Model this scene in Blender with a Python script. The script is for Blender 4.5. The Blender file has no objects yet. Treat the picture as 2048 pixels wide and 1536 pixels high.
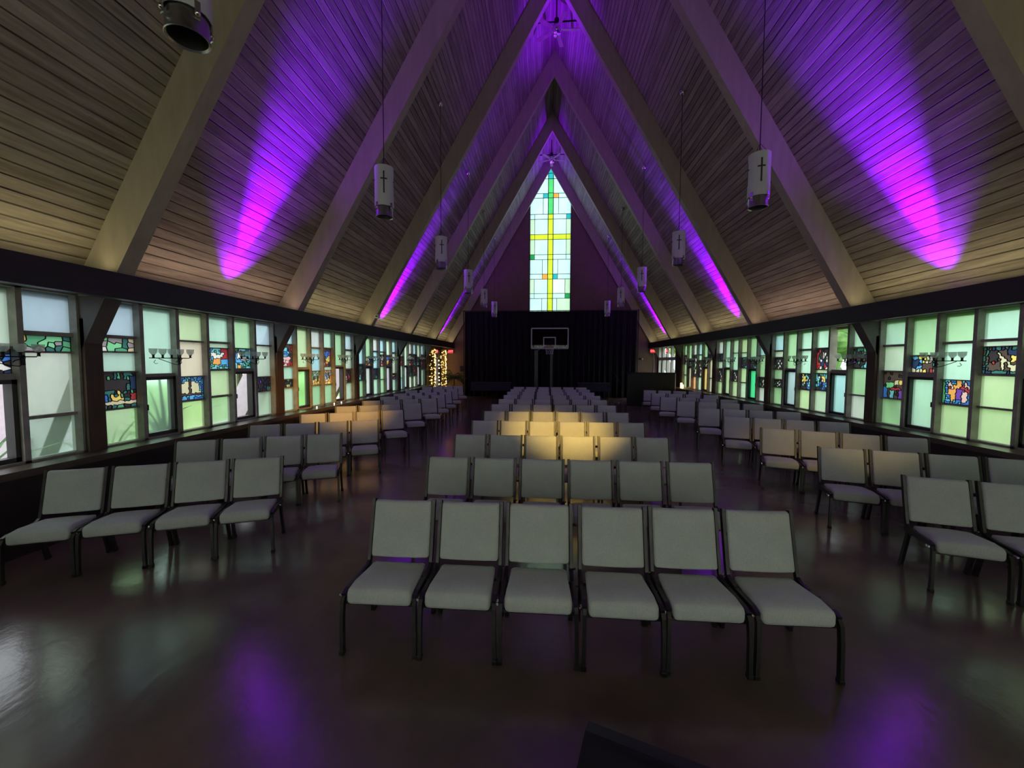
import bpy, bmesh, math, random
from mathutils import Vector, Matrix
C = bpy.context.scene.collection
PI = math.pi
SC = bpy.context.scene

# ------------------------------------------------------------------ layout
XC = 0.293            # hall centre line
WG = 5.97             # glass plane, half width
WHD = 5.30            # header face, half width
Y0, BAY = 4.45, 3.523  # near face of the first arch in view, bay length
BW = 0.20             # arch width
SL = 1.732            # roof slope
ZE, WE = 3.077, 5.77  # a point of the ceiling plane
ZR = ZE + SL * WE     # ridge
YB, YF = -3.4, 22.25  # back and far wall
ZS, ZT = 0.855, 2.72  # window glass bottom and top
ceil_half = lambda z: (ZR - z) / SL
ceil_z = lambda half: ZR - SL * half
arch_y = lambda k: Y0 + BAY * k

# ------------------------------------------------------------------ materials
MATS = {}
def nt(name):
    m = bpy.data.materials.new(name); m.use_nodes = True
    t = m.node_tree; t.nodes.clear()
    out = t.nodes.new('ShaderNodeOutputMaterial')
    MATS[name] = m
    return m, t, out
def N(t, kind, **kw):
    n = t.nodes.new(kind)
    for k, v in kw.items():
        if k in n.inputs: n.inputs[k].default_value = v
        else: setattr(n, k, v)
    return n
def L(t, a, ao, b, bi): t.links.new(a.outputs[ao], b.inputs[bi])
def noise(t, scale, detail=3, coord='Object', vec=None, rough=.55):
    n = N(t, 'ShaderNodeTexNoise'); n.inputs['Scale'].default_value = scale
    n.inputs['Detail'].default_value = detail; n.inputs['Roughness'].default_value = rough
    tc = N(t, 'ShaderNodeTexCoord')
    if vec:
        mp = N(t, 'ShaderNodeMapping'); mp.inputs['Scale'].default_value = vec
        L(t, tc, coord, mp, 'Vector'); L(t, mp, 'Vector', n, 'Vector')
    else: L(t, tc, coord, n, 'Vector')
    return n
def ramp(t, src, so, stops):
    r = N(t, 'ShaderNodeValToRGB'); e = r.color_ramp.elements
    while len(e) < len(stops): e.new(0.5)
    for i, (p, c) in enumerate(stops):
        e[i].position = p; e[i].color = (*c, 1)
    L(t, src, so, r, 'Fac'); return r
def mix(a, b, f): return tuple(a[i] * (1 - f) + b[i] * f for i in range(3))
def pbr(name, col, rough=.5, metal=0., var=.15, scale=8., bump=0., vec=None, spec=.5, sheen=0.):
    m, t, out = nt(name)
    p = N(t, 'ShaderNodeBsdfPrincipled'); p.inputs['Roughness'].default_value = rough
    p.inputs['Metallic'].default_value = metal; p.inputs['Specular IOR Level'].default_value = spec
    if sheen: p.inputs['Sheen Weight'].default_value = sheen
    n = noise(t, scale, 4, vec=vec)
    r = ramp(t, n, 'Fac', [(.3, tuple(c * (1 - var) for c in col)), (.7, tuple(min(1, c * (1 + var)) for c in col))])
    L(t, r, 'Color', p, 'Base Color')
    if bump:
        b = N(t, 'ShaderNodeBump'); b.inputs['Strength'].default_value = bump; b.inputs['Distance'].default_value = .01
        L(t, n, 'Fac', b, 'Height'); L(t, b, 'Normal', p, 'Normal')
    L(t, p, 'BSDF', out, 'Surface'); return m
def emit(name, col, s):
    m, t, out = nt(name); e = N(t, 'ShaderNodeEmission'); e.inputs['Color'].default_value = (*col, 1)
    e.inputs['Strength'].default_value = s; L(t, e, 'Emission', out, 'Surface'); return m

def frosted(name, col, clear=.28, rough=.55):
    """cathedral glass: half of the light is scattered, half goes through blurred"""
    m, t, out = nt(name)
    n = noise(t, 2.2, 4, vec=(1, 1, .55))
    c2 = tuple(min(1, c * .84) for c in col)
    r = ramp(t, n, 'Fac', [(.33, c2), (.68, col)])
    a = N(t, 'ShaderNodeBsdfTranslucent'); b = N(t, 'ShaderNodeBsdfRefraction')
    b.inputs['Roughness'].default_value = rough; b.inputs['IOR'].default_value = 1.18 if rough > .4 else 1.10
    L(t, r, 'Color', a, 'Color'); L(t, r, 'Color', b, 'Color')
    mx = N(t, 'ShaderNodeMixShader'); mx.inputs[0].default_value = clear
    L(t, a, 'BSDF', mx, 1); L(t, b, 'BSDF', mx, 2)
    g = N(t, 'ShaderNodeBsdfGlossy'); g.inputs['Roughness'].default_value = .25
    m2 = N(t, 'ShaderNodeMixShader'); m2.inputs[0].default_value = .03
    L(t, mx, 'Shader', m2, 1); L(t, g, 'BSDF', m2, 2)
    L(t, m2, 'Shader', out, 'Surface'); return m
def clearglass(name, col=(1, 1, 1), refl=.05):
    m, t, out = nt(name)
    a = N(t, 'ShaderNodeBsdfTransparent'); a.inputs['Color'].default_value = (*col, 1)
    g = N(t, 'ShaderNodeBsdfGlossy'); g.inputs['Roughness'].default_value = .02
    mx = N(t, 'ShaderNodeMixShader')
    if refl:
        lw = N(t, 'ShaderNodeLayerWeight'); lw.inputs['Blend'].default_value = .12
        mu = N(t, 'ShaderNodeMath', operation='MULTIPLY_ADD'); mu.inputs[1].default_value = .5; mu.inputs[2].default_value = refl
        L(t, lw, 'Facing', mu, 0); L(t, mu, 'Value', mx, 0)
    else: mx.inputs[0].default_value = 0
    L(t, a, 'BSDF', mx, 1); L(t, g, 'BSDF', mx, 2); L(t, mx, 'Shader', out, 'Surface'); return m

def planks(name, colA, colB, bw, axis_scale=1.0):
    """rough-sawn boards running along the hall; board lines follow the slope height"""
    m, t, out = nt(name)
    p = N(t, 'ShaderNodeBsdfPrincipled'); p.inputs['Roughness'].default_value = .62; p.inputs['Specular IOR Level'].default_value = .3
    tc = N(t, 'ShaderNodeTexCoord'); sx = N(t, 'ShaderNodeSeparateXYZ'); L(t, tc, 'Object', sx, 'Vector')
    d = N(t, 'ShaderNodeMath', operation='DIVIDE'); d.inputs[1].default_value = bw * .866; L(t, sx, 'Z', d, 0)
    fl = N(t, 'ShaderNodeMath', operation='FLOOR'); L(t, d, 'Value', fl, 0)
    fr = N(t, 'ShaderNodeMath', operation='FRACT'); L(t, d, 'Value', fr, 0)
    # groove
    ab = N(t, 'ShaderNodeMath', operation='SUBTRACT'); ab.inputs[1].default_value = .5; L(t, fr, 'Value', ab, 0)
    a2 = N(t, 'ShaderNodeMath', operation='ABSOLUTE'); L(t, ab, 'Value', a2, 0)
    gr = N(t, 'ShaderNodeMapRange'); gr.inputs['From Min'].default_value = .41; gr.inputs['From Max'].default_value = .475
    L(t, a2, 'Value', gr, 'Value')
    # groove strength varies from board to board and along the hall
    cx = N(t, 'ShaderNodeCombineXYZ'); L(t, fl, 'Value', cx, 'X')
    ys = N(t, 'ShaderNodeMath', operation='MULTIPLY'); ys.inputs[1].default_value = .35; L(t, sx, 'Y', ys, 0); L(t, ys, 'Value', cx, 'Y')
    n0 = N(t, 'ShaderNodeTexNoise'); n0.inputs['Scale'].default_value = 1.3; n0.inputs['Detail'].default_value = 2; L(t, cx, 'Vector', n0, 'Vector')
    gs = N(t, 'ShaderNodeMapRange'); gs.inputs['From Min'].default_value = .35; gs.inputs['From Max'].default_value = .62
    gs.inputs['To Min'].default_value = .25; L(t, n0, 'Fac', gs, 'Value')
    gm = N(t, 'ShaderNodeMath', operation='MULTIPLY'); L(t, gr, 'Result', gm, 0); L(t, gs, 'Result', gm, 1)
    wn = N(t, 'ShaderNodeTexWhiteNoise', noise_dimensions='1D'); L(t, fl, 'Value', wn, 'W')
    mp = N(t, 'ShaderNodeMapping'); mp.inputs['Scale'].default_value = (9, .7, 9); L(t, tc, 'Object', mp, 'Vector')
    n1 = N(t, 'ShaderNodeTexNoise'); n1.inputs['Scale'].default_value = 2.2; n1.inputs['Detail'].default_value = 5; n1.inputs['Roughness'].default_value = .65
    L(t, mp, 'Vector', n1, 'Vector')
    ad = N(t, 'ShaderNodeMath', operation='MULTIPLY_ADD'); ad.inputs[1].default_value = .30; L(t, wn, 'Value', ad, 0); L(t, n1, 'Fac', ad, 2)
    r = ramp(t, ad, 'Value', [(.42, colA), (.88, colB)])
    dk = N(t, 'ShaderNodeMix', data_type='RGBA'); L(t, gm, 'Value', dk, 0); L(t, r, 'Color', dk, 6); dk.inputs[7].default_value = (.012, .009, .008, 1)
    L(t, dk, 2, p, 'Base Color')
    h = N(t, 'ShaderNodeMath', operation='MULTIPLY_ADD'); h.inputs[1].default_value = -1.; L(t, gm, 'Value', h, 0)
    h2 = N(t, 'ShaderNodeMath', operation='MULTIPLY'); h2.inputs[1].default_value = .25; L(t, ad, 'Value', h2, 0); L(t, h2, 'Value', h, 2)
    b = N(t, 'ShaderNodeBump'); b.inputs['Strength'].default_value = .8; b.inputs['Distance'].default_value = .012
    L(t, h, 'Value', b, 'Height'); L(t, b, 'Normal', p, 'Normal'); L(t, p, 'BSDF', out, 'Surface'); return m

def floor_mat():
    m, t, out = nt('stained_concrete')
    p = N(t, 'ShaderNodeBsdfPrincipled'); p.inputs['Specular IOR Level'].default_value = .75
    n = noise(t, .55, 5, rough=.6); n2 = noise(t, 3.5, 4); n3 = noise(t, 26, 3)
    r = ramp(t, n, 'Fac', [(.25, (.105, .088, .066)), (.45, (.150, .110, .088)), (.58, (.205, .125, .108)), (.78, (.150, .120, .102))])
    r2 = ramp(t, n2, 'Fac', [(.2, (.8, .8, .8)), (.8, (1.1, 1.1, 1.1))])
    mx = N(t, 'ShaderNodeMix', data_type='RGBA', blend_type='MULTIPLY'); mx.inputs[0].default_value = .8
    L(t, r, 'Color', mx, 6); L(t, r2, 'Color', mx, 7); L(t, mx, 2, p, 'Base Color')
    rr = N(t, 'ShaderNodeMapRange'); rr.inputs['To Min'].default_value = .15; rr.inputs['To Max'].default_value = .22
    L(t, n2, 'Fac', rr, 'Value'); L(t, rr, 'Result', p, 'Roughness')
    b = N(t, 'ShaderNodeBump'); b.inputs['Strength'].default_value = .10; b.inputs['Distance'].default_value = .006
    L(t, n3, 'Fac', b, 'Height')
    n4 = noise(t, 6.5, 4, vec=(1, .45, 1)); b2 = N(t, 'ShaderNodeBump'); b2.inputs['Strength'].default_value = .12; b2.inputs['Distance'].default_value = .02
    L(t, n4, 'Fac', b2, 'Height'); L(t, b, 'Normal', b2, 'Normal'); L(t, b2, 'Normal', p, 'Normal')
    L(t, p, 'BSDF', out, 'Surface'); return m

def fabric():
    m, t, out = nt('grey_upholstery')
    p = N(t, 'ShaderNodeBsdfPrincipled'); p.inputs['Roughness'].default_value = .85
    p.inputs['Sheen Weight'].default_value = .25; p.inputs['Specular IOR Level'].default_value = .15
    n = noise(t, 260, 2); n2 = noise(t, 6, 3)
    r = ramp(t, n, 'Fac', [(.3, (.50, .51, .48)), (.7, (.70, .71, .67))])
    r2 = ramp(t, n2, 'Fac', [(.3, (.93, .93, .93)), (.7, (1.04, 1.04, 1.04))])
    mx = N(t, 'ShaderNodeMix', data_type='RGBA', blend_type='MULTIPLY'); mx.inputs[0].default_value = 1
    L(t, r, 'Color', mx, 6); L(t, r2, 'Color', mx, 7); L(t, mx, 2, p, 'Base Color')
    b = N(t, 'ShaderNodeBump'); b.inputs['Strength'].default_value = .25; b.inputs['Distance'].default_value = .002
    L(t, n, 'Fac', b, 'Height'); L(t, b, 'Normal', p, 'Normal'); L(t, p, 'BSDF', out, 'Surface'); return m

M_FLOOR = floor_mat()
M_PLANK = planks('ceiling_boards', (.25, .205, .155), (.52, .45, .35), .13)
M_BEAM = pbr('painted_glulam', (.50, .43, .31), .55, var=.10, scale=3, vec=(3, 3, .6), bump=.15)
M_HEAD = pbr('dark_header_wood', (.022, .013, .010), .5, var=.3, scale=4, vec=(4, .6, 4))
M_POST = pbr('dark_post_wood', (.085, .045, .024), .5, var=.25, scale=5, vec=(4, 4, .5))
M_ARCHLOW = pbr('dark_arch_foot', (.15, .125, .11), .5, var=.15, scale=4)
M_FRAME = pbr('weathered_window_frame', (.36, .335, .285), .55, var=.25, scale=6)
M_CASE = pbr('dark_casement_metal', (.035, .032, .028), .45, var=.2)
M_DWALL = pbr('dark_panel_wall', (.022, .014, .011), .55, var=.3, scale=5)
M_LEDGE = pbr('dark_ledge', (.10, .072, .052), .35, var=.3, scale=6, vec=(2, .5, 2))
M_FARW = pbr('far_wall_plaster', (.27, .165, .13), .8, var=.1, scale=3)
M_FAB = fabric()
M_GUN = pbr('gunmetal', (.065, .062, .058), .4, metal=.8, var=.15)
M_BLK = pbr('black_plastic', (.012, .012, .012), .45, var=.1)
M_CHR = pbr('bright_chrome', (.75, .75, .74), .14, metal=1, var=.03)
M_ALU = pbr('brushed_aluminium', (.55, .55, .55), .3, metal=1, var=.06)
M_SHADE = pbr('white_lamp_shade', (.74, .72, .72), .5, var=.03)
M_DARKCUT = pbr('dark_cutout', (.055, .045, .05), .6, var=.1)
M_IRON = pbr('wrought_iron', (.015, .015, .014), .45, metal=.5, var=.1)
M_CURT = pbr('black_drape', (.0035, .0035, .0045), .9, var=.2, scale=10)
M_NAVY = pbr('navy_cloth', (.028, .024, .05), .85, var=.15)
M_WHITE = pbr('white_paint', (.72, .71, .69), .45, var=.04)
M_RIM = pbr('orange_rim', (.45, .09, .03), .4, var=.1)
M_NET = pbr('white_net', (.55, .53, .55), .7, var=.05)
M_GLOSSBLK = pbr('black_pole', (.035, .036, .038), .35, var=.1)
M_LEAD = pbr('lead_came', (.02, .02, .02), .5, metal=.3, var=.1)
M_GDOOR = pbr('grey_door', (.22, .235, .28), .5, var=.05)
M_LEAF = pbr('palm_leaf', (.03, .07, .025), .5, var=.3)
M_POT = pbr('plant_pot', (.10, .06, .035), .6, var=.2)
M_WAX = emit('candle_glow', (1, .72, .25), 3.2)
M_BULB = emit('fairy_bulb', (1, .66, .20), 6.)
M_BULBW = emit('warm_bulb', (1, .85, .6), 10.)
M_EXIT = emit('exit_red', (1, .02, .05), 3.0)
M_EXITD = emit('exit_dim', (1, .015, .03), .8)
M_GOLD = pbr('gold_tinsel', (.55, .38, .12), .4, metal=.4, var=.3, scale=40)
M_CLEAR = clearglass('clear_glass', (.97, .98, .98), .04)
M_EDGE = clearglass('glass_body', (1, 1, 1), 0)
M_BOARD = clearglass('backboard_glass', (.70, .66, .70), .035)
def cupglass():
    m, t, out = nt('cup_glass')
    a = N(t, 'ShaderNodeBsdfTransparent'); b = N(t, 'ShaderNodeBsdfTranslucent'); d = N(t, 'ShaderNodeBsdfDiffuse'); g = N(t, 'ShaderNodeBsdfGlossy')
    for x in (b, d): x.inputs['Color'].default_value = (.95, .97, .96, 1)
    g.inputs['Roughness'].default_value = .15
    m1 = N(t, 'ShaderNodeMixShader'); m1.inputs[0].default_value = .5; L(t, b, 'BSDF', m1, 1); L(t, d, 'BSDF', m1, 2)
    m2 = N(t, 'ShaderNodeMixShader'); m2.inputs[0].default_value = .3; L(t, a, 'BSDF', m2, 1); L(t, m1, 'Shader', m2, 2)
    m3 = N(t, 'ShaderNodeMixShader'); m3.inputs[0].default_value = .08; L(t, m2, 'Shader', m3, 1); L(t, g, 'BSDF', m3, 2)
    L(t, m3, 'Shader', out, 'Surface'); return m
M_CUP = cupglass()
M_PURPLE = emit('violet_lens', (.45, .02, 1), 6.0)

M_LAWN = pbr('lawn', (.22, .36, .12), .9, var=.35, scale=1.2)
M_TREE = pbr('tree_leaves', (.16, .32, .09), .8, var=.5, scale=3)
M_TREE2 = pbr('yellow_green_leaves', (.30, .40, .10), .8, var=.4, scale=3)
M_BARK = pbr('bark', (.10, .07, .05), .9, var=.3)
M_AGAVE = pbr('strap_leaf', (.10, .22, .07), .5, var=.3)
M_PINKW = pbr('pink_lilac_siding', (.80, .68, .74), .8, var=.06)
M_PAVE = pbr('pale_paving', (.60, .60, .66), .8, var=.08)
M_ROOFG = pbr('grey_roof', (.30, .30, .33), .8, var=.1)

GL = {'m': (.50, .76, .62), 'g': (.41, .66, .40), 'y': (.57, .73, .44), 'b': (.50, .66, .73), 'k': (.44, .72, .80),
      'p': (.60, .76, .60), 't': (.74, .64, .50), 'w': (.66, .70, .70), 'l': (.74, .68, .78), 'v': (.10, .85, .40), 'a': (.95, .62, .22), 'o': (.95, .45, .2)}
GM = {k: frosted('cathedral_glass_' + n, tuple(c * .78 for c in GL[k])) for k, n in dict(m='mint', g='green', y='lime', b='bluegrey', k='blue', p='pale', t='tan', w='grey', l='lilac', v='emerald', a='amber', o='orange').items()}
STC = {'b': (.06, .20, .62), 'B': (.12, .42, .80), 'c': (.20, .62, .72), 'g': (.12, .42, .22), 'G': (.25, .72, .35), 'n': (.10, .07, .06), 'N': (.04, .035, .04),
       't': (.72, .66, .44), 'w': (.86, .84, .78), 'r': (.42, .05, .06), 'o': (.90, .40, .12), 'y': (.95, .70, .18), 'p': (.85, .52, .55), 'v': (.20, .07, .45), 's': (.36, .34, .34), 'e': (.05, .18, .16), 'd': (.03, .05, .12)}
GM['mv'] = frosted('plant_view_mint', (.56, .78, .64), .82, rough=.3); GM['gv'] = frosted('plant_view_green', (.52, .85, .45), .82, rough=.3); GM['pv'] = frosted('plant_view_pale', (.60, .74, .60), .7, rough=.3); GM['yv'] = frosted('view_lime', (.72, .92, .52), .7, rough=.5)
SM = {k: frosted('stained_' + n, tuple(c * .8 for c in STC[k]), .25) for k, n in dict(b='blue', B='sky', c='teal', g='green', G='leaf', n='umber', N='smoke', t='straw', w='white', r='ruby', o='orange', y='gold', p='rose', v='violet', s='slate', e='pine', d='navy').items()}
M_GAB = frosted('gable_glass_pale', (0.42, 0.63, 0.61), .2); M_GABW = frosted('gable_glass_white', (0.54, 0.61, 0.56), .2)
GAB = {'p': M_GAB, 'w': M_GABW, 'l': frosted('gable_glass_lime', (0.41, 0.58, 0.41), .2), 'Y': frosted('gable_glass_yellow', (.46, .52, .03), .2), 'G': frosted('gable_glass_green', (.06, .42, .12), .2),
       'T': frosted('gable_glass_teal', (.02, .30, .34), .2), 'O': frosted('gable_glass_orange', (.75, .26, .05), .2), 'D': frosted('gable_glass_deepgreen', (.015, .22, .06), .2)}

# ------------------------------------------------------------------ mesh builder
class MB:
    def __init__(s): s.v = []; s.f = []; s.m = []
    def add(s, vs, fs, mi=0):
        o = len(s.v); s.v += [tuple(v) for v in vs]; s.f += [tuple(i + o for i in f) for f in fs]; s.m += [mi] * len(fs); return s
    def box(s, a, b, mi=0, mats=None):
        (x0, y0, z0), (x1, y1, z1) = [min(p, q) for p, q in zip(a, b)], [max(p, q) for p, q in zip(a, b)]
        vs = [(x0, y0, z0), (x1, y0, z0), (x1, y1, z0), (x0, y1, z0), (x0, y0, z1), (x1, y0, z1), (x1, y1, z1), (x0, y1, z1)]
        fs = [(0, 3, 2, 1), (4, 5, 6, 7), (0, 1, 5, 4), (2, 3, 7, 6), (1, 2, 6, 5), (3, 0, 4, 7)]  # -z +z -y +y +x -x
        s.add(vs, fs, mi)
        if mats: s.m[-6:] = mats
        return s
    def bar(s, a, b, w, d, up=(0, 0, 1), mi=0):
        a, b = Vector(a), Vector(b); t = (b - a).normalized(); u = Vector(up); r = t.cross(u)
        if r.length < 1e-4: r = t.cross(Vector((1, 0, 0)))
        r.normalize(); u = r.cross(t)
        vs = [p + r * (w / 2 * i) + u * (d / 2 * j) for p in (a, b) for i, j in ((-1, -1), (1, -1), (1, 1), (-1, 1))]
        return s.add(vs, [(0, 1, 2, 3), (7, 6, 5, 4), (0, 4, 5, 1), (1, 5, 6, 2), (2, 6, 7, 3), (3, 7, 4, 0)], mi)
    def sweep(s, path, prof, mi=0, up=(1, 0, 0), cap=True):
        """prof: list of (a,b) offsets; a along up-ish side, b along the other"""
        P = [Vector(p) for p in path]; n = len(prof); vs = []
        for i, p in enumerate(P):
            t = (P[min(i + 1, len(P) - 1)] - P[max(i - 1, 0)]).normalized()
            u = Vector(up); u = (u - t * u.dot(t))
            if u.length < 1e-4: u = Vector((0, 1, 0)) - t * t.y
            u.normalize(); w = t.cross(u)
            vs += [p + u * a + w * b for a, b in prof]
        fs = [(i * n + j, i * n + (j + 1) % n, (i + 1) * n + (j + 1) % n, (i + 1) * n + j) for i in range(len(P) - 1) for j in range(n)]
        if cap: fs += [tuple(range(n))[::-1], tuple((len(P) - 1) * n + j for j in range(n))]
        return s.add(vs, fs, mi)
    def tube(s, path, r, n=8, mi=0):
        return s.sweep(path, [(r * math.cos(2 * PI * j / n), r * math.sin(2 * PI * j / n)) for j in range(n)], mi)
    def lathe(s, prof, n=24, c=(0, 0, 0), mi=0, close=False):
        vs = [(c[0] + r * math.cos(2 * PI * j / n), c[1] + r * math.sin(2 * PI * j / n), c[2] + z) for r, z in prof for j in range(n)]
        k = len(prof)
        fs = [(i * n + j, i * n + (j + 1) % n, (i + 1) * n + (j + 1) % n, (i + 1) * n + j) for i in range(k - 1) for j in range(n)]
        if close: fs += [((k - 1) * n + j, (k - 1) * n + (j + 1) % n, (j + 1) % n, j) for j in range(n)]
        return s.add(vs, fs, mi)
    def prism(s, poly, d, mi=0):
        """poly: 3D points (planar); d: extrusion vector"""
        n = len(poly); d = Vector(d); vs = [Vector(p) for p in poly] + [Vector(p) + d for p in poly]
        fs = [tuple(range(n))[::-1], tuple(range(n, 2 * n))] + [(i, (i + 1) % n, n + (i + 1) % n, n + i) for i in range(n)]
        return s.add(vs, fs, mi)
    def ball(s, c, r, n=8, k=5, mi=0, sq=(1, 1, 1)):
        vs = [(c[0] + r * sq[0] * math.sin(PI * i / k) * math.cos(2 * PI * j / n), c[1] + r * sq[1] * math.sin(PI * i / k) * math.sin(2 * PI * j / n), c[2] + r * sq[2] * math.cos(PI * i / k)) for i in range(k + 1) for j in range(n)]
        fs = [(i * n + j, (i + 1) * n + j, (i + 1) * n + (j + 1) % n, i * n + (j + 1) % n) for i in range(k) for j in range(n)]
        return s.add(vs, fs, mi)
    def rbox(s, a, b, r=.02, seg=3, mi=0, fn=None, cuts=0):
        bm = bmesh.new(); bmesh.ops.create_cube(bm, size=1)
        for v in bm.verts: v.co = Vector([(a[i] + b[i]) / 2 + v.co[i] * (b[i] - a[i]) for i in range(3)])
        bmesh.ops.bevel(bm, geom=bm.edges[:], offset=r, segments=seg, profile=.5, affect='EDGES')
        if cuts: bmesh.ops.subdivide_edges(bm, edges=[e for e in bm.edges if e.calc_length() > .1], cuts=cuts, use_grid_fill=True)
        for v in bm.verts:
            if fn: v.co = Vector(fn(v.co))
        bm.verts.index_update()
        s.add([v.co.copy() for v in bm.verts], [tuple(v.index for v in f.verts) for f in bm.faces], mi); bm.free(); return s
    def mesh(s, name, mats, smooth=None):
        me = bpy.data.meshes.new(name); me.from_pydata(s.v, [], s.f)
        for m in (mats if isinstance(mats, (list, tuple)) else [mats]): me.materials.append(m)
        me.polygons.foreach_set('material_index', s.m)
        bm = bmesh.new(); bm.from_mesh(me); bmesh.ops.recalc_face_normals(bm, faces=bm.faces); bm.to_mesh(me); bm.free()
        if smooth:
            me.polygons.foreach_set('use_smooth', [True] * len(me.polygons)); me.set_sharp_from_angle(angle=math.radians(smooth))
        me.update(); return me
    def build(s, name, mats, parent=None, smooth=None):
        o = bpy.data.objects.new(name, s.mesh(name, mats, smooth)); C.objects.link(o)
        if parent: o.parent = parent
        return o

def tag(o, label, cat, group=None, kind=None):
    o['label'] = label; o['category'] = cat
    if group: o['group'] = group
    if kind: o['kind'] = kind
    return o
def thing(name, label, cat, loc=(0, 0, 0), rz=0, group=None, kind=None):
    o = bpy.data.objects.new(name, None); C.objects.link(o); o.empty_display_size = .1
    o.location = loc; o.rotation_euler = (0, 0, rz); return tag(o, label, cat, group, kind)
def kids(o): return [c for c in bpy.data.objects if c.parent is o]
def dup(root, tree, loc, rz, label, group=None):
    r = root.copy(); C.objects.link(r); r.location = loc; r.rotation_euler = (0, 0, rz); r['label'] = label
    if group: r['group'] = group
    for ch, gs in tree:
        c = ch.copy(); C.objects.link(c); c.parent = r
        for g in gs:
            d = g.copy(); C.objects.link(d); d.parent = c
    return r
def tree_of(root): return [(c, kids(c)) for c in kids(root)]
def ordw(i): return ['first', 'second', 'third', 'fourth', 'fifth', 'sixth', 'seventh', 'eighth', 'ninth', 'tenth', 'eleventh'][i]
def S(name, mb, m, label, cat, parent=None, smooth=None):
    return tag(mb.build(name, m, parent, smooth), label, cat, kind='structure')
FILL = 3.4  # energy of the strips added to brighten the ceiling
SIDE = {-1: 'fairy-light side', 1: 'booth side'}
WN = {-1: 'left', 1: 'right'}

# ------------------------------------------------------------------ shell
S('floor', MB().box((XC - 5.9, YB, -.12), (XC + 5.9, YF, 0)), M_FLOOR, 'polished stained concrete floor in mottled brown and maroon', 'floor')
for s in (-1, 1):
    X = lambda h: XC + s * h
    m = MB(); m.box((X(5.60), YB, 0), (X(6.02), arch_y(4) + .2, .79))
    S('wall_' + WN[s], m, M_DWALL, 'low dark wall under the stained windows, %s' % SIDE[s], 'wall')
    m = MB().box((X(5.45), YB, 0), (X(5.60), arch_y(4) + .2, .20))
    S('baseboard_' + WN[s], m, M_DWALL, 'dark baseboard heater cover under the windows, %s' % SIDE[s], 'baseboard')
    m = MB().box((X(5.55), YB, .79), (X(6.03), arch_y(4) + .3, .83)).box((X(5.55), YB, .755), (X(5.575), arch_y(4) + .3, .79))
    S('trim_%d' % (1 if s < 0 else 2), m, M_LEDGE, 'long dark window ledge under the panes, %s' % SIDE[s], 'ledge')
    m = MB().box((X(WHD), YB, 2.68), (X(WHD + .13), YF, 2.98))
    S('trim_%d' % (3 if s < 0 else 4), m, M_HEAD, 'long dark header beam above the windows, %s' % SIDE[s], 'header')
    # sloped ceiling slab
    a, b = (X(6.01), ceil_z(6.01)), (XC - s * .0, ZR)
    n = Vector((s * .866, 0, .5)) * .14
    poly = [(a[0], YB - .2, a[1]), (b[0], YB - .2, b[1]), (XC, YB - .2, ZR + .28), (a[0] + n.x, YB - .2, a[1] + n.z)]
    S('ceiling' if s < 0 else 'ceiling_slope', MB().prism(poly, (0, YF - YB + .4, 0)), M_PLANK, 'steep board ceiling rising to the ridge, %s' % SIDE[s], 'ceiling')
def clip(poly, a, b, c):
    out = []
    for i in range(len(poly)):
        p, q = poly[i], poly[(i + 1) % len(poly)]; dp = a * p[0] + b * p[1] - c; dq = a * q[0] + b * q[1] - c
        if dp <= 0: out.append(p)
        if dp * dq < 0:
            t = dp / (dp - dq); out.append((p[0] + t * (q[0] - p[0]), p[1] + t * (q[1] - p[1])))
    return out
# arches, reaching the ground outside
d0 = .49
for i, k in enumerate(range(-2, 6)):
    y = arch_y(k); h = ceil_half(0) + .02
    poly = [(XC - h, y, -.1), (XC, y, ZR + .05), (XC + h, y, -.1), (XC + h - d0, y, -.1), (XC, y, ZR - d0 * SL), (XC - h + d0, y, -.1)]
    m = MB()
    for side in (-1, 1):
        q = [(XC, y, ZR + .05), (XC + side * h, y, -.1), (XC + side * (h - d0), y, -.1), (XC, y, ZR - d0 * SL)]
        
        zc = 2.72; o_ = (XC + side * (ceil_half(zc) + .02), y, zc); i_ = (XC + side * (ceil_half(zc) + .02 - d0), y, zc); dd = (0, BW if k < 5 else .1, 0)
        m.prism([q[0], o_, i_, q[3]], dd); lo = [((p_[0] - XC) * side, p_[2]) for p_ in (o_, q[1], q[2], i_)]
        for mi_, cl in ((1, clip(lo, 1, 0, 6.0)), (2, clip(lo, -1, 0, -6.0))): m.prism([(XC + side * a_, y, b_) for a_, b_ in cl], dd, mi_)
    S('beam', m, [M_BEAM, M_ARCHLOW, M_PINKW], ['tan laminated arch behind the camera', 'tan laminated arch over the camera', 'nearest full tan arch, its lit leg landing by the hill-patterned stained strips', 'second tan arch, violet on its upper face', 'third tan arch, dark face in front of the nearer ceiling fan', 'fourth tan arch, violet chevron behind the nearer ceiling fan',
       'fifth tan arch, dark chevron in front of the farther fan', 'slim arch against the far gable wall'][i], 'beam')
    if k <= 4:
        for s in (-1, 1):
            S('pillar', MB().box((XC + s * 5.82, y, .83), (XC + s * 6.06, y + BW, 2.45)), M_POST, 'dark wooden window post %s, %s' % (['behind the camera', 'beside the camera', 'below the nearest arch', 'below the second arch', 'below the third arch', 'below the fourth arch', 'below the fifth arch'][i], SIDE[s]), 'post')

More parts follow.
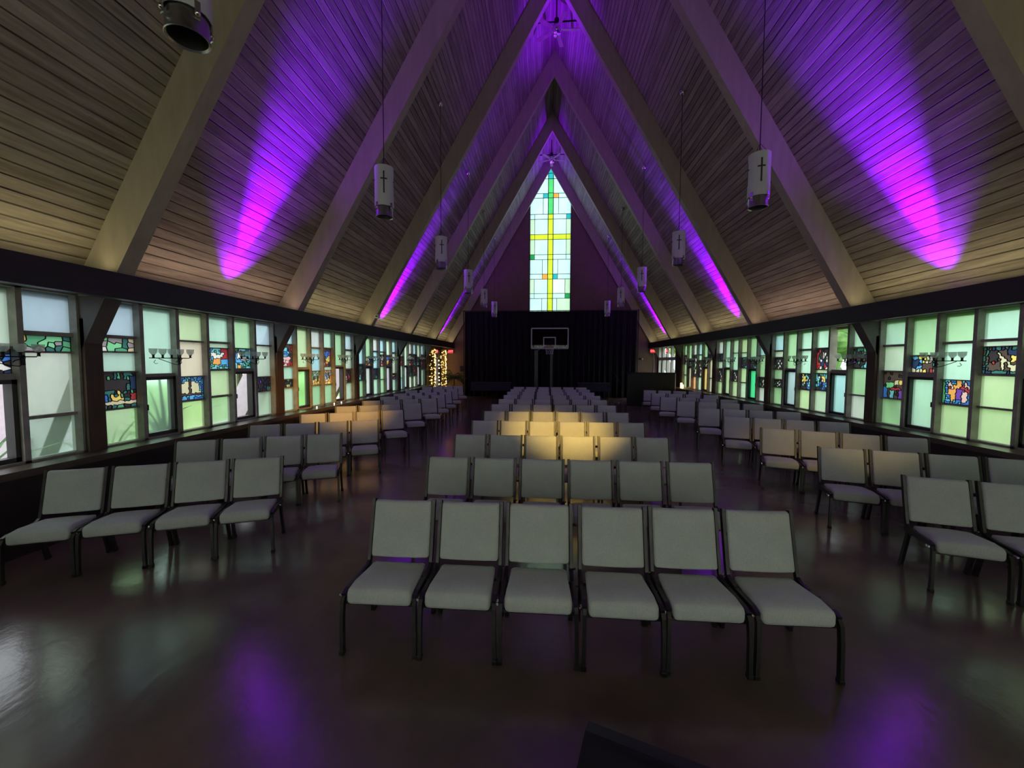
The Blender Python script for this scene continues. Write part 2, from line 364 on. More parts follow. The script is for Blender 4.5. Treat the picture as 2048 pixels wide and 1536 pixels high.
# far wall with the gable window opening
GX0, GX1, GZ0, GZ1 = XC - 1.135, XC + 1.135, 4.40, 10.79
GZA = GZ1 + 1.135 * SL
def gable(y0, y1, x0, x1, z0, z1, za):
    m = MB(); d = (0, y1 - y0, 0); zc = lambda x: ZR + .02 - SL * abs(x - XC); P = lambda x, z: (x, y0, z)
    e = 5.95; xl, xr = XC - e, XC + e
    m.prism([P(xl, 0), P(x0, 0), P(x0, zc(x0)), P(xl, zc(xl))], d)
    m.prism([P(x1, 0), P(xr, 0), P(xr, zc(xr)), P(x1, zc(x1))], d)
    if z0 > 0: m.prism([P(x0, 0), P(x1, 0), P(x1, z0), P(x0, z0)], d)
    m.prism([P(x0, z1), P(XC, za), P(XC, ZR), P(x0, zc(x0))], d)
    m.prism([P(XC, za), P(x1, z1), P(x1, zc(x1)), P(XC, ZR)], d)
    return m
S('wall_far', gable(YF, YF + .25, GX0, GX1, GZ0, GZ1, GZA), M_FARW, 'plastered far gable wall around the tall cross window', 'wall')
S('wall_back', gable(YB - .25, YB, XC - 4.4, XC + 4.4, 1.0, 3.8, 3.805), M_FARW, 'back gable wall behind the camera', 'wall')

# ------------------------------------------------------------------ stained glass
def stained(name, x, y0, y1, z0, z1, rows, s, parent, rnd, label=None):
    """mosaic of leaded pieces; rows is a colour map from top to bottom"""
    w, h = y1 - y0, z1 - z0
    seeds = []
    if isinstance(rows, dict):
        K, R = rows['grid']; al = set(rows['bg'])
        def inside(pt, pl):
            c_ = False
            for a_ in range(len(pl)):
                (x1, y1_), (x2, y2_) = pl[a_], pl[a_ - 1]
                if (y1_ > pt[1]) != (y2_ > pt[1]) and pt[0] < (x2 - x1) * (pt[1] - y1_) / (y2_ - y1_) + x1: c_ = not c_
            return c_
        cells = []
        for r in range(R):
            line = ''
            for c in range(K):
                u, v_ = (c + .5) / K, 1 - (r + .5) / R
                k = rnd.choice(rows['bg'])
                for kk, pl in rows['shapes']:
                    if inside((u, v_), pl): k = kk
                line += k
            cells.append(line)
        rows = cells; jit = .30; keep = .0
    else: jit = .36; keep = .3
    if s > 0: rows = [r_[::-1] for r_ in rows]
    R, K = len(rows), len(rows[0])
    for r in range(R):
        for c in range(K):
            seeds.append(((c + .5 + rnd.uniform(-jit, jit)) / K * w, (1 - (r + .5 + rnd.uniform(-jit, jit)) / R) * h, rows[r][c]))
    m = MB(); lead = []; order = sorted(set(''.join(rows))); idx = {k: i + 2 for i, k in enumerate(order)}; mats = [M_LEAD, M_EDGE] + [SM[k] for k in order]
    lim = 2.6 * max(w / K, h / R); seen = set()
    for i, (a, b, k) in enumerate(seeds):
        poly = [(0, 0), (w, 0), (w, h), (0, h)]
        for j, (c, d, k2) in enumerate(seeds):
            if i == j or abs(a - c) > lim or abs(b - d) > lim: continue
            poly = clip(poly, c - a, d - b, ((c * c + d * d) - (a * a + b * b)) / 2)
            if len(poly) < 3: break
        if len(poly) < 3: continue
        n = len(poly); P = [(x, y0 + p[0], z0 + p[1]) for p in poly]
        m.prism(P, (s * .006, 0, 0)); m.m[-(n + 2):] = [idx[k]] + [1] * (n + 1)
        for e in range(n):
            p, q = poly[e], poly[(e + 1) % n]
            key = tuple(sorted([(round(p[0], 3), round(p[1], 3)), (round(q[0], 3), round(q[1], 3))]))
            if key in seen: continue
            seen.add(key)
            mx_, my_ = (p[0] + q[0]) / 2, (p[1] + q[1]) / 2
            near = sorted(seeds, key=lambda t_: (t_[0] - mx_) ** 2 + (t_[1] - my_) ** 2)[:2]
            if near[0][2] == near[1][2] and rnd.random() > keep and 0 < mx_ < w and 0 < my_ < h: continue
            L_ = math.hypot(p[0] - q[0], p[1] - q[1])
            if L_ < .012: continue
            m.bar((x - s * .002, y0 + p[0], z0 + p[1]), (x - s * .002, y0 + q[0], z0 + q[1]), .009, .009, (1, 0, 0))
    o = m.build(name, mats, parent)
    if label: o['label'] = label
    return o
PAT = {
 'H': ['yggGGe', 'ggGGsg', 'ssseeg'],
 'h': ['gGsset', 'GsGGes', 'wwGggt'],
 'B': ['bBcnBcgb', 'BbtttttB', 'bnttnttb', 'nwttnttc', 'bnnwnwnB', 'gBbcbcBb'],
 'D': ['ccBcnrrc', 'cbwwnrrc', 'BBwwwwrr', 'pcowwcsB', 'BBooobcc', 'cBooncBb'],
 'W': ['cnccgccc', 'cnBnBcec', 'oBBwBccc', 'oBdwBsss', 'gndBBwsg', 'ogcoBgcg'],
 'C': ['eegGggee', 'eeNNNNeg', 'NNeNNegN', 'NNNNNegd', 'NtytytNd', 'NbtytyNr', 'nBbyynnr'],
 'R': ['rrnnnnnr', 'rndccdnr', 'nncbbcnn', 'ndbccbdn', 'nppppppn', 'nrpppprn', 'rrrpprrr'],
 'L': ['NgeNNgNN', 'egeNNNeN', 'eNNNytnN'],
 'A': ['rrpsscys', 'rnsgwsgo', 'osgnsgno', 'oyowoyno', 'yooyooyo'],
 'a': ['nooposts', 'oowbsnst', 'obwwbsno', 'bboowoyo', 'oyyooyyo'],
 'K': ['nnnnvnnn', 'nswbbbvn', 'nwwbbbvn', 'nwwnbyon', 'nrrnyyon', 'nrpnooNn', 'rrprnnNn'],
 'X': ['NnNNnNNn', 'nwNNNNnN', 'NNwNNrNn', 'NNNwNrrN', 'NnNsrNnN', 'NNwsNNNN'],
 'Z': ['NNdNNdNN', 'dNNvNNNd', 'NdNNNdNN', 'eNdNNNee'],
 'P': ['cBbobBcb', 'gBpoopBb', 'gnpononB', 'gnopvvpn', 'cbovvpnb', 'cbovvopb', 'cbpvvopB', 'gcpBBopb'],
 'Q': ['eeeBeBee', 'ennnnnne', 'cnwnnnrn', 'enwwnynn', 'Bnwtwynn', 'enwtwwnn', 'eswwwtwn', 'sessGess'],
 'T': ['BByytsyB', 'ddBytssB', 'dddnnnBn', 'dBBnnnnn', 'tttynrty'],
 'S': ['nrnnnnon', 'nGtgyynn', 'ngGyyoon', 'nBrrrnnn', 'BccrnnBv', 'bBccNNvv'],
 'M': ['NeeegNNN', 'eNNneneN', 'NnneNNNe', 'NNNNnNNN', 'vNeNNcNN', 'NNNeccNN'],
 'V': ['NrNNNNsN', 'rNNswNsw', 'reNsNswN', 'rNwdNwdN', 'rrddrddr', 'rrwNrwrr'],
 'O': ['NyNcNNcN', 'NtyNcNcN', 'nyytNwNc', 'NntNbcwN', 'NcNNccNN', 'NNnNbbNN'],
 'I': ['cNcgBccN', 'cwNyycNb', 'ccNpyNBb', 'NcbNbbwN', 'cBdNbcww', 'NNdbbNNd'],
 'J': ['NNNNNNNN', 'NenwNeNe', 'NNwNweNN', 'gNNwNNgN', 'NNtNNNNN'],
}
PAT['B'] = dict(grid=(13, 11), bg='bBBcbB', shapes=[('n', [(.08, .14), (.92, .14), (.92, .30), (.08, .30)]), ('t', [(.12, .26), (.15, .74), (.44, .80), (.48, .30)]), ('t', [(.52, .30), (.54, .80), (.84, .74), (.90, .28)]), ('n', [(.47, .2), (.47, .95), (.54, .95), (.54, .2)]), ('n', [(.05, .2), (.05, .6), (.11, .6), (.13, .2)])])
PAT['D'] = dict(grid=(12, 10), bg='cccBg', shapes=[('r', [(.62, .5), (.7, 1), (1, 1), (1, .5)]), ('w', [(.28, .62), (.30, .88), (.48, .80), (.58, .60), (.75, .80), (.82, .76), (.62, .50), (.35, .50)]), ('o', [(.30, .20), (.30, .46), (.66, .46), (.62, .20)]), ('s', [(.05, .3), (.05, .5), (.28, .5), (.28, .25)]), ('B', [(.68, .2), (.68, .5), (1, .5), (1, .2)])])
PAT['W'] = dict(grid=(12, 10), bg='ccgce', shapes=[('n', [(.25, .6), (.3, .95), (.55, .95), (.6, .6)]), ('B', [(.25, .35), (.3, .85), (.5, .85), (.58, .35)]), ('w', [(.34, .45), (.36, .8), (.46, .8), (.5, .45)]), ('s', [(.5, .4), (.6, .6), (.95, .6), (.95, .42)]), ('o', [(.02, .5), (.02, .68), (.22, .68), (.22, .5)]), ('o', [(.35, 0), (.35, .2), (.5, .2), (.5, 0)])])
PAT['P'] = dict(grid=(12, 11), bg='bBbcb', shapes=[('g', [(0, 0), (0, 1), (.12, 1), (.12, 0)]), ('r', [(.14, .5), (.2, .8), (.85, .8), (.9, .5)]), ('o', [(.30, .62), (.42, .95), (.62, 1), (.60, .80), (.48, .68)]), ('p', [(.18, .7), (.2, .88), (.36, .84), (.34, .66)]), ('p', [(.66, .70), (.66, .88), (.80, .84), (.80, .68)]), ('v', [(.42, .18), (.40, .62), (.60, .70), (.66, .55), (.62, .18)]), ('o', [(.22, .08), (.20, .60), (.38, .60), (.42, .40), (.36, .05)]), ('p', [(.62, .05), (.60, .55), (.74, .55), (.76, .05)])])
PAT['Q'] = dict(grid=(13, 9), bg='eeden', shapes=[('n', [(.14, .12), (.14, .85), (1, .85), (1, .12)]), ('N', [(.14, .5), (.14, .85), (.42, .85), (.38, .5)]), ('r', [(.2, .3), (.2, .5), (.34, .5), (.34, .3)]), ('d', [(.6, .68), (.6, .85), (.85, .85), (.85, .68)]), ('r', [(.86, .3), (.86, .85), (1, .85), (1, .3)]), ('y', [(.66, .45), (.66, .62), (.82, .62), (.82, .45)]), ('t', [(.36, .75), (.44, .78), (.58, .55), (.90, .18), (.84, .12), (.44, .12), (.46, .4)]), ('n', [(.54, .12), (.58, .45), (.62, .45), (.66, .12)])])
PAT['C'] = dict(grid=(12, 10), bg='eeNNg', shapes=[('N', [(.1, .45), (.2, .8), (.75, .85), (.8, .45)]), ('t', [(.05, .14), (.05, .20), (1, .2), (1, .14)]), ('y', [(.34, .2), (.3, .45), (.5, .3), (.5, .5), (.58, .5), (.6, .3), (.72, .45), (.68, .2)]), ('b', [(.1, .2), (.08, .42), (.24, .44), (.28, .2)]), ('r', [(.82, .2), (.82, .42), (1, .42), (1, .2)]), ('d', [(.8, .45), (.8, .95), (1, .95), (1, .45)])])
PAT['S'] = dict(grid=(11, 10), bg='nnNn', shapes=[('G', [(.1, .4), (.15, .65), (.42, .65), (.42, .4)]), ('y', [(.62, .5), (.66, .72), (.92, .74), (.92, .48)]), ('t', [(.42, .45), (.46, .68), (.6, .68), (.6, .45)]), ('r', [(.3, .28), (.3, .4), (.75, .4), (.75, .28)]), ('c', [(.28, .04), (.28, .26), (.5, .26), (.5, .04)]), ('b', [(0, .05), (0, .4), (.2, .35), (.2, .05)]), ('v', [(.6, 0), (.66, .26), (1, .26), (1, 0)])])
rnd = random.Random(5)
def win(n, s, ya, yb, cols, where):
    """one bay of windows between two posts; cols from near to far"""
    root = thing('window_%d' % n, 'bay of leaded and frosted panes %s, %s' % (where, SIDE[s]), 'window', kind='structure')
    xg = XC + s * WG; H = ZT - ZS; nC = len(cols); w = (yb - ya) / nC; mw = .027
    fr = MB(); ps = MB(); cs = MB(); used = []
    def mi(m):
        if m not in used: used.append(m)
        return used.index(m)
    mi(M_EDGE)
    xo, xi = xg + s * .05, xg - s * .10
    for c in range(nC + 1):
        y = ya + c * w; fr.box((xo, y - mw, ZS - .03), (xi, y + mw, ZT + .02))
    fr.box((xo, ya, ZS - .03), (xi, yb, ZS)); fr.box((xo, ya, ZT), (xi, yb, ZT + .05))
    for c, spec in enumerate(cols):
        y0, y1 = ya + c * w + mw, ya + (c + 1) * w - mw; last = 0
        for a, b, k in spec:
            z1, z0 = ZT - a * H, ZT - b * H
            if a > last + 1e-3: fr.box((xo, y0, ZT - last * H), (xg - s * .045, y1, z1))
            last = b
            if k[0] == 'S': stained('stained_panel', xg, y0, y1, z0, z1, PAT[k[1]], s, root, rnd)
            elif k[0] == 'C':
                cs.box((xo, y0, z0), (xg - s * .06, y0 + .045, z1)).box((xo, y1 - .045, z0), (xg - s * .06, y1, z1))
                cs.box((xo, y0, z0), (xg - s * .06, y1, z0 + .05)).box((xo, y0, z1 - .045), (xg - s * .06, y1, z1))
                cs.box((xg - s * .06, y0 + .02, (z0 + z1) / 2 - .04), (xg - s * .09, y0 + .035, (z0 + z1) / 2 + .04))
                q = M_CLEAR if k == 'Cc' else GM[k[1:]]
                f = [mi(M_EDGE)] * 6; f[4 if s < 0 else 5] = mi(q)
                ps.box((xg, y0 + .04, z0 + .045), (xg + s * .006, y1 - .04, z1 - .04), 0, f)
            else:
                q = M_CLEAR if k == 'x' else GM[k]
                f = [mi(M_EDGE)] * 6; f[4 if s < 0 else 5] = mi(q)
                ps.box((xg, y0, z0), (xg + s * .006, y1, z1), 0, f)
    fr.build('window_frame', M_FRAME, root)
    ps.build('panes', used, root)
    if cs.v: cs.build('casement', M_CASE, root)
    return root
# column patterns (top fraction, bottom fraction, kind); S? = stained panel, C? = opening casement
c_book = [(0, .24, 'y'), (.255, .545, 't'), (.555, .75, 'SB'), (.765, 1, 'yv')]
L0 = [[(0, .33, 'm'), (.35, .5, 'SZ'), (.52, 1, 'm')], [(0, .5, 'g'), (.52, 1, 'Cm')], [(0, .24, 'p'), (.26, .54, 'k'), (.56, .75, 'SI'), (.765, 1, 'p')], [(0, .24, 'b'), (.26, .5, 'SD'), (.52, 1, 'p')],
      [(0, .335, 'p'), (.35, .49, 'SI'), (.525, 1, 'Cc')], [(0, .24, 'b'), (.265, .36, 'SH'), (.37, .745, 'pv'), (.765, 1, 'mv')]]
L1 = [[(0, .235, 'b'), (.255, .35, 'Sh'), (.36, .49, 'm'), (.50, .755, 'SC'), (.765, 1, 'gv')], [(0, .515, 'm'), (.54, 1, 'Cmv')], c_book,
      [(0, .235, 'm'), (.255, .292, 'p'), (.298, .49, 'SD'), (.507, .735, 'y'), (.755, 1, 'pv')], [(0, .285, 'g'), (.295, .49, 'SW'), (.52, 1, 'Cc')], [(0, .24, 'b'), (.255, .58, 'p'), (.588, .74, 'SZ'), (.75, 1, 'p')]]
L2 = [[(0, .21, 'k'), (.22, .475, 'SR'), (.49, .625, 'm'), (.632, .725, 'SL'), (.74, 1, 'p')], [(0, .49, 'y'), (.52, 1, 'Cgv')], [(0, .23, 'w'), (.25, .54, 'k'), (.548, .73, 'SA'), (.745, 1, 'g')],
      [(0, .225, 'm'), (.24, .49, 'SK'), (.497, .535, 'p'), (.543, .735, 'Sa'), (.75, 1, 'g')], [(0, .475, 'g'), (.5, 1, 'Cc')], [(0, .23, 'b'), (.255, .525, 'p'), (.545, .745, 'SX'), (.755, 1, 'p')]]
L3 = [[(0, .19, 'k'), (.2, .455, 'k'), (.47, .72, 'SM'), (.74, 1, 'g')], [(0, .335, 'g'), (.35, .49, 'ST'), (.51, 1, 'Cw')], [(0, .225, 'w'), (.25, .535, 'k'), (.545, .725, 'SZ'), (.74, 1, 'm')],
      [(0, .23, 'k'), (.25, .285, 'p'), (.295, .5, 'SV'), (.515, .745, 'g'), (.76, 1, 'g')], [(0, .29, 'p'), (.3, .5, 'SK'), (.52, 1, 'Cl')], [(0, .23, 'k'), (.26, .65, 'p'), (.66, .77, 'SS'), (.78, 1, 'm')]]
L4 = [[(0, .3, 'm'), (.31, .5, 'SR'), (.51, .76, 'm'), (.77, 1, 'k')], [(0, .5, 'p'), (.52, 1, 'Cw')], [(0, .24, 'w'), (.26, .5, 'SV'), (.51, .74, 'SZ'), (.76, 1, 'p')], [(0, .24, 'k'), (.26, .5, 'SZ'), (.51, .74, 'SX'), (.76, 1, 'p')],
      [(0, .3, 'p'), (.31, .5, 'SM'), (.52, 1, 'Cw')], [(0, .24, 'k'), (.26, .6, 'SX'), (.62, 1, 'm')]]
# right side, near to far
R1 = [[(0, .24, 'm'), (.26, .54, 'g'), (.56, .75, 'SV'), (.765, 1, 'p')], [(0, .3, 'y'), (.31, .49, 'SM'), (.52, 1, 'Cy')], [(0, .23, 'm'), (.25, .283, 'p'), (.29, .49, 'SQ'), (.507, .74, 'y'), (.755, 1, 'y')],
      [(0, .235, 'g'), (.255, .545, 'm'), (.552, .745, 'SP'), (.76, 1, 'y')], [(0, .34, 'g'), (.352, .495, 'ST'), (.535, 1, 'Cm')], [(0, .235, 'm'), (.255, .485, 'p'), (.498, .75, 'SS'), (.762, 1, 'g')]]
R2 = [[(0, .24, 'm'), (.255, .465, 'SM'), (.478, .75, 'g'), (.765, 1, 'w')], [(0, .49, 'x'), (.53, 1, 'Ck')], [(0, .23, 'm'), (.25, .49, 'SV'), (.50, .535, 'y'), (.545, .74, 'SI'), (.755, 1, 'p')],
      [(0, .235, 'm'), (.26, .545, 'm'), (.558, .75, 'SO'), (.765, 1, 'y')], [(0, .49, 'g'), (.515, 1, 'Cb')], [(0, .235, 'k'), (.255, .33, 'p'), (.345, .5, 'SJ'), (.515, .645, 'g'), (.655, .76, 'SJ'), (.77, 1, 'g')]]
R3 = [[(0, .3, 'k'), (.31, .63, 'g'), (.64, .79, 'SJ'), (.8, 1, 'w')], [(0, .32, 'g'), (.33, .5, 'SM'), (.52, 1, 'Cv')], [(0, .24, 'y'), (.25, .32, 'p'), (.33, .5, 'SM'), (.51, .74, 'y'), (.755, 1, 'p')],
      [(0, .24, 'p'), (.25, .54, 'm'), (.55, .74, 'SX'), (.75, 1, 'y')], [(0, .5, 'm'), (.52, 1, 'Cy')], [(0, .24, 'w'), (.26, .38, 'SZ'), (.4, .52, 'p'), (.54, .77, 'SX'), (.78, 1, 'y')]]
R4 = [[(0, .24, 'b'), (.26, .36, 'SZ'), (.37, .72, 't'), (.735, 1, 't')], [(0, .3, 'g'), (.32, .5, 'SJ'), (.52, 1, 'Ca')], [(0, .24, 'k'), (.26, .36, 'm'), (.37, .72, 'SX'), (.735, 1, 'p')],
      [(0, .24, 'w'), (.26, .72, 'SJ'), (.735, 1, 'o')], [(0, .34, 'g'), (.36, .5, 'SJ'), (.52, 1, 'Ct')], [(0, .24, 'g'), (.26, .45, 'SX'), (.46, .7, 'y'), (.72, 1, 'y')]]
where = ['behind the camera', 'beside the camera', 'between the first and second arches', 'between the second and third arches', 'between the third and fourth arches', 'between the fourth and fifth arches']
n = 0
for s, tab in ((-1, [L4, L0, L1, L2, L3, L4]), (1, [R4, R1, R1, R2, R3, R4])):
    for i, k in enumerate(range(-2, 4)):
        n += 1; win(n, s, max(YB, arch_y(k) + BW), arch_y(k + 1), tab[i], where[i])

# far gable window: leaded panes and a coloured cross
def gable_window(n):
    root = thing('window_%d' % n, 'tall pointed gable window with a yellow and green glass cross', 'window', kind='structure')
    X = lambda u: GX0 + (u - 355) / 390. * (GX1 - GX0); Z = lambda v: GZ1 - (v - 425) / 1040. * (GZ1 - 4.65)
    y = YF + .10; m = MB(); ld = MB(); keys = list(GAB); mats = [M_EDGE] + [GAB[k] for k in keys]
    def pane(u0, v0, u1, v1, k):
        f = [0] * 6; f[2] = 1 + keys.index(k); m.box((X(u0), y, Z(v1)), (X(u1), y + .008, Z(v0)), 0, f)
        for a, b in (((u0, v0), (u1, v0)), ((u0, v1), (u1, v1)), ((u0, v0), (u0, v1)), ((u1, v0), (u1, v1))):
            ld.bar((X(a[0]), y - .004, Z(a[1])), (X(b[0]), y - .004, Z(b[1])), .022, .022, (0, 1, 0))
    L0, R0 = 355, 745; c0, c1 = 528, 575
    # rows: (v0, v1, left splits, right splits)
    rows = [(425, 570, [(L0, 482, 'p'), (482, c0, 'p')], [(c1, 624, 'p'), (624, R0, 'p')], 'G'), (570, 615, [(L0, 404, 'p'), (404, c0, 'p')], [(c1, 697, 'p'), (697, R0, 'T')], 'Y'),
            (615, 752, [(L0, 404, 'l'), (404, c0, 'p')], [(c1, 697, 'p'), (697, R0, 'l')], 'Y'), (752, 798, [(L0, 404, 'Y'), (404, c0, 'Y')], [(c1, 697, 'Y'), (697, R0, 'Y')], 'Y'),
            (798, 934, [(L0, 404, 'l'), (404, c0, 'p')], [(c1, 697, 'p'), (697, R0, 'l')], 'Y'), (934, 980, [(L0, 404, 'D'), (404, c0, 'p')], [(c1, 697, 'p'), (697, R0, 'p')], 'Y'),
            (980, 1112, [(L0, 477, 'p'), (477, c0, 'p')], [(c1, 620, 'p'), (620, R0, 'p')], 'Y'), (1112, 1158, [(L0, 477, 'p'), (477, c0, 'O')], [(c1, 620, 'T'), (620, R0, 'p')], 'Y'),
            (1158, 1290, [(L0, 402, 'l'), (402, c0, 'p')], [(c1, 690, 'w'), (690, R0, 'l')], 'Y'), (1290, 1335, [(L0, 402, 'p'), (402, c0, 'p')], [(c1, 690, 'p'), (690, R0, 'D')], 'Y'),
            (1335, 1508, [(L0, 474, 'p'), (474, c0, 'p')], [(c1, 615, 'p'), (615, R0, 'l')], 'Y')]
    for v0, v1, lf, rt, ck in rows:
        for u0, u1, k in lf + rt: pane(u0, v0, u1, v1, k)
        pane(c0, v0, c1, v1, ck)
    for v0, v1, k in ((380, 425, 'G'), (255, 380, 'G'), (205, 255, 'T'), (165, 205, 'T')): pane(c0, v0, c1, v1, k)
    pane(482, 385, c0, 425, 'T'); pane(c1, 385, 624, 425, 'O')
    # sloped upper panes
    sl = (GX1 - GX0) / 2 / (GZA - GZ1)
    edge = lambda v: 0.5 * (L0 + R0) - (GZA - Z(v)) * sl / (GX1 - GX0) * 390
    for v0, v1, a in ((385, 425, 482), (255, 385, c0), (205, 255, c0), (118, 205, c0)):
        for mir in (0, 1):
            f = (lambda u: u) if not mir else (lambda u: L0 + R0 - u)
            in_ = a if not mir else (L0 + R0 - (624 if v0 == 385 else c1))
            P = [(X(f(edge(v1))), y, Z(v1)), (X(f(in_)), y, Z(v1)), (X(f(in_)), y, Z(v0)), (X(f(min(edge(v0), in_))), y, Z(v0))]
            o = len(m.m); m.prism(P, (0, .008, 0)); m.m[o] = 1 + keys.index('p')
            for e in range(4): ld.bar(Vector(P[e]) + Vector((0, -.004, 0)), Vector(P[(e + 1) % 4]) + Vector((0, -.004, 0)), .022, .022, (0, 1, 0))
    pane(c0, 60, c1, 165, 'p')
    fr = MB()
    for a, b in (((GX0, GZ0), (GX0, GZ1)), ((GX1, GZ0), (GX1, GZ1)), ((GX0, GZ1), (XC, GZA)), ((XC, GZA), (GX1, GZ1)), ((GX0, GZ0), (GX1, GZ0))):
        fr.bar((a[0], YF + .12, a[1]), (b[0], YF + .12, b[1]), .09, .2, (0, 1, 0))
    for u in (c0, c1): fr.bar((X(u), y - .01, GZ0), (X(u), y - .01, GZA - .3), .035, .04, (0, 1, 0))
    m.build('panes', mats, root); ld.build('lead_came', M_LEAD, root); fr.build('window_frame', M_CASE, root)
gable_window(13)
# unseen window added behind the camera as fill light for seats and arches
root = thing('window_14', 'wide frosted window band added behind the camera as fill light', 'window', kind='structure')
x0, x1, z0, z1 = XC - 4.4, XC + 4.4, 1.0, 3.8; za = z1 + .005
m = MB(); P = [(x0, YB - .1, z0), (x1, YB - .1, z0), (x1, YB - .1, z1), (XC, YB - .1, za), (x0, YB - .1, z1)]
m.prism(P, (0, -.01, 0)); m.m[:] = [1] + [0] * 6
m.build('panes', [M_EDGE, frosted('back_fill_glass', (.84, .82, .78), .1)], root)
f = MB()
for i in range(7): f.bar((x0 + i * 8.8 / 6, YB - .07, z0), (x0 + i * 8.8 / 6, YB - .07, z1), .06, .06, (0, 1, 0))
for z in (1.0, 1.9, 2.8, 3.8): f.bar((x0, YB - .07, z), (x1, YB - .07, z), .06, .06, (0, 1, 0))
f.build('window_frame', M_CASE, root)

# ------------------------------------------------------------------ chairs
def make_chair():
    t = thing('stacking_chair', '', 'chair')
    zt = .865
    sh = lambda co: (co.x, co.y - (zt - co.z) / .40 * .10, co.z)
    def bk(co):
        x, y, z = co; b = (1 - (2 * x / .45) ** 2) * (1 - (2 * (z - .665) / .40) ** 2)
        y2 = y - .012 * max(b, 0) if y < -.012 else y
        y2 += .012 * (2 * x / .45) ** 2
        return (x, y2 - (zt - z) / .40 * .10, z)
    MB().rbox((-.222, -.045, .465), (.222, .005, zt), .018, 3, fn=bk, cuts=3).build('backrest', M_FAB, t, 50)
    def st(co):
        x, y, z = co; f = (-.12 - y) / .42  # 0 rear, 1 front
        if z > .4: z = z - .035 * (1 - f) - (.03 * max(0, (f - .75) / .25) ** 2) + .008 * (1 - (2 * x / .44) ** 2)
        else: z = z + .06 * (1 - f)
        return (x * (.93 + .07 * f), y, z)
    MB().rbox((-.218, -.545, .335), (.218, -.125, .462), .03, 3, fn=st, cuts=3).build('seat', M_FAB, t, 50)
    # back posts: flat oval tubes curving down into the seat rails
    b = MB()
    for s in (-1, 1):
        pr = [(-.011, -.02), (.011, -.02), (.015, 0), (.011, .02), (-.011, .02), (-.015, 0)]
        b.sweep([(s * .238, .002, .872), (s * .238, -.03, .74), (s * .238, -.07, .58), (s * .238, -.095, .48), (s * .238, -.115, .425), (s * .238, -.16, .40), (s * .238, -.25, .395)], pr)
    b.bar((-.238, -.045, .70), (.238, -.045, .70), .02, .02).bar((-.238, -.098, .47), (.238, -.098, .47), .016, .02)
    b.build('back_frame', M_GUN, t, 40)
    f = MB()
    for s in (-1, 1):
        f.sweep([(s * .240, -.10, .385), (s * .240, -.30, .392), (s * .240, -.47, .398), (s * .240, -.525, .385)], [(-.013, -.022), (.013, -.022), (.013, .022), (-.013, .022)])
    f.bar((-.24, -.50, .335), (.24, -.50, .335), .028, .02).bar((-.24, -.16, .35), (.24, -.16, .35), .028, .02)
    f.build('seat_frame', M_GUN, t)
    for s in (-1, 1):
        l = MB().sweep([(s * .240, -.44, .398), (s * .241, -.505, .392), (s * .242, -.532, .355), (s * .244, -.542, .25), (s * .247, -.545, .012)], [(-.012, -.017), (.012, -.017), (.012, .017), (-.012, .017)]).build('leg', M_GUN, t, 30)
        MB().rbox((s * .247 - .017, -.566, 0), (s * .247 + .017, -.524, .03), .004, 1).build('foot_glide', M_BLK, l)
    for s in (-1, 1):
        l = MB().sweep([(s * .236, -.20, .39), (s * .237, -.15, .365), (s * .240, -.05, .012)], [(-.012, -.022), (.012, -.022), (.012, .022), (-.012, .022)]).build('leg', M_GUN, t, 30)
        MB().rbox((s * .24 - .017, -.075, 0), (s * .24 + .017, -.025, .03), .004, 1).build('foot_glide', M_BLK, l)
    h = MB(); h.tube([(.252, -.30, .40), (.262, -.32, .41), (.272, -.30, .40)], .006, 6); h.tube([(.25, -.12, .425), (.268, -.115, .43)], .007, 6)
    h.rbox((-.275, -.525, .372), (-.253, -.485, .396), .005, 1)
    h.build('ganging_hook', M_CHR, t, 40)
    return t
CH = make_chair(); CHT = tree_of(CH); CHT_far = [(c, []) for c, g in CHT]
first = [True]
def chair(x, y, rz, label, group, far):
    if first[0]:
        first[0] = False; CH.location = (x, y, 0); CH.rotation_euler = (0, 0, rz); CH['label'] = label; CH['group'] = group; return CH
    return dup(CH, CHT_far if far else CHT, (x, y, 0), rz, label, group)
rj = random.Random(11)
for k in range(11):
    for i in range(6):
        x = -1.347 + .5302 * (i + .5) + rj.uniform(-.008, .008) + (.012 if k % 3 == 1 else -.008 if k % 3 == 2 else 0)
        y = 3.03 + 1.429 * k + rj.uniform(-.012, .012)
        row = 'front centre row nearest the open floor' if k == 0 else '%s centre row from the open floor' % ordw(k) if k < 10 else 'centre row nearest the black drape'
        chair(x, y, rj.uniform(-.012, .012), 'grey padded chair in %s, %s from booth-side aisle' % (row, ordw(5 - i)), 'chairs in the centre block', k > 3)
LB = [[(-4.64, 3.62), (-3.18, 4.22)], [(-4.70, 5.08), (-3.26, 5.71)], [(-4.71, 6.44), (-3.28, 7.12)], [(-4.72, 7.88), (-3.34, 8.64)], [(-4.75, 9.32), (-3.38, 10.08)],
      [(-4.72, 10.70), (-3.34, 11.46)], [(-4.78, 11.98), (-3.42, 12.76)], [(-4.83, 13.20), (-3.49, 14.02)], [(-4.95, 14.70), (-3.60, 15.52)], [(-4.98, 16.85), (-3.82, 17.65)]]
RB = [[(3.70, 4.06), (5.24, 3.62)], [(3.78, 5.39), (5.32, 4.95)], [(3.83, 6.87), (5.30, 6.28)], [(3.82, 8.27), (5.32, 7.80)], [(3.88, 9.76), (5.38, 9.28)],
      [(3.93, 11.44), (5.45, 10.92)], [(3.85, 12.74), (5.38, 12.14)], [(3.98, 14.30), (5.52, 13.76)], [(4.10, 15.92), (5.62, 15.44)]]
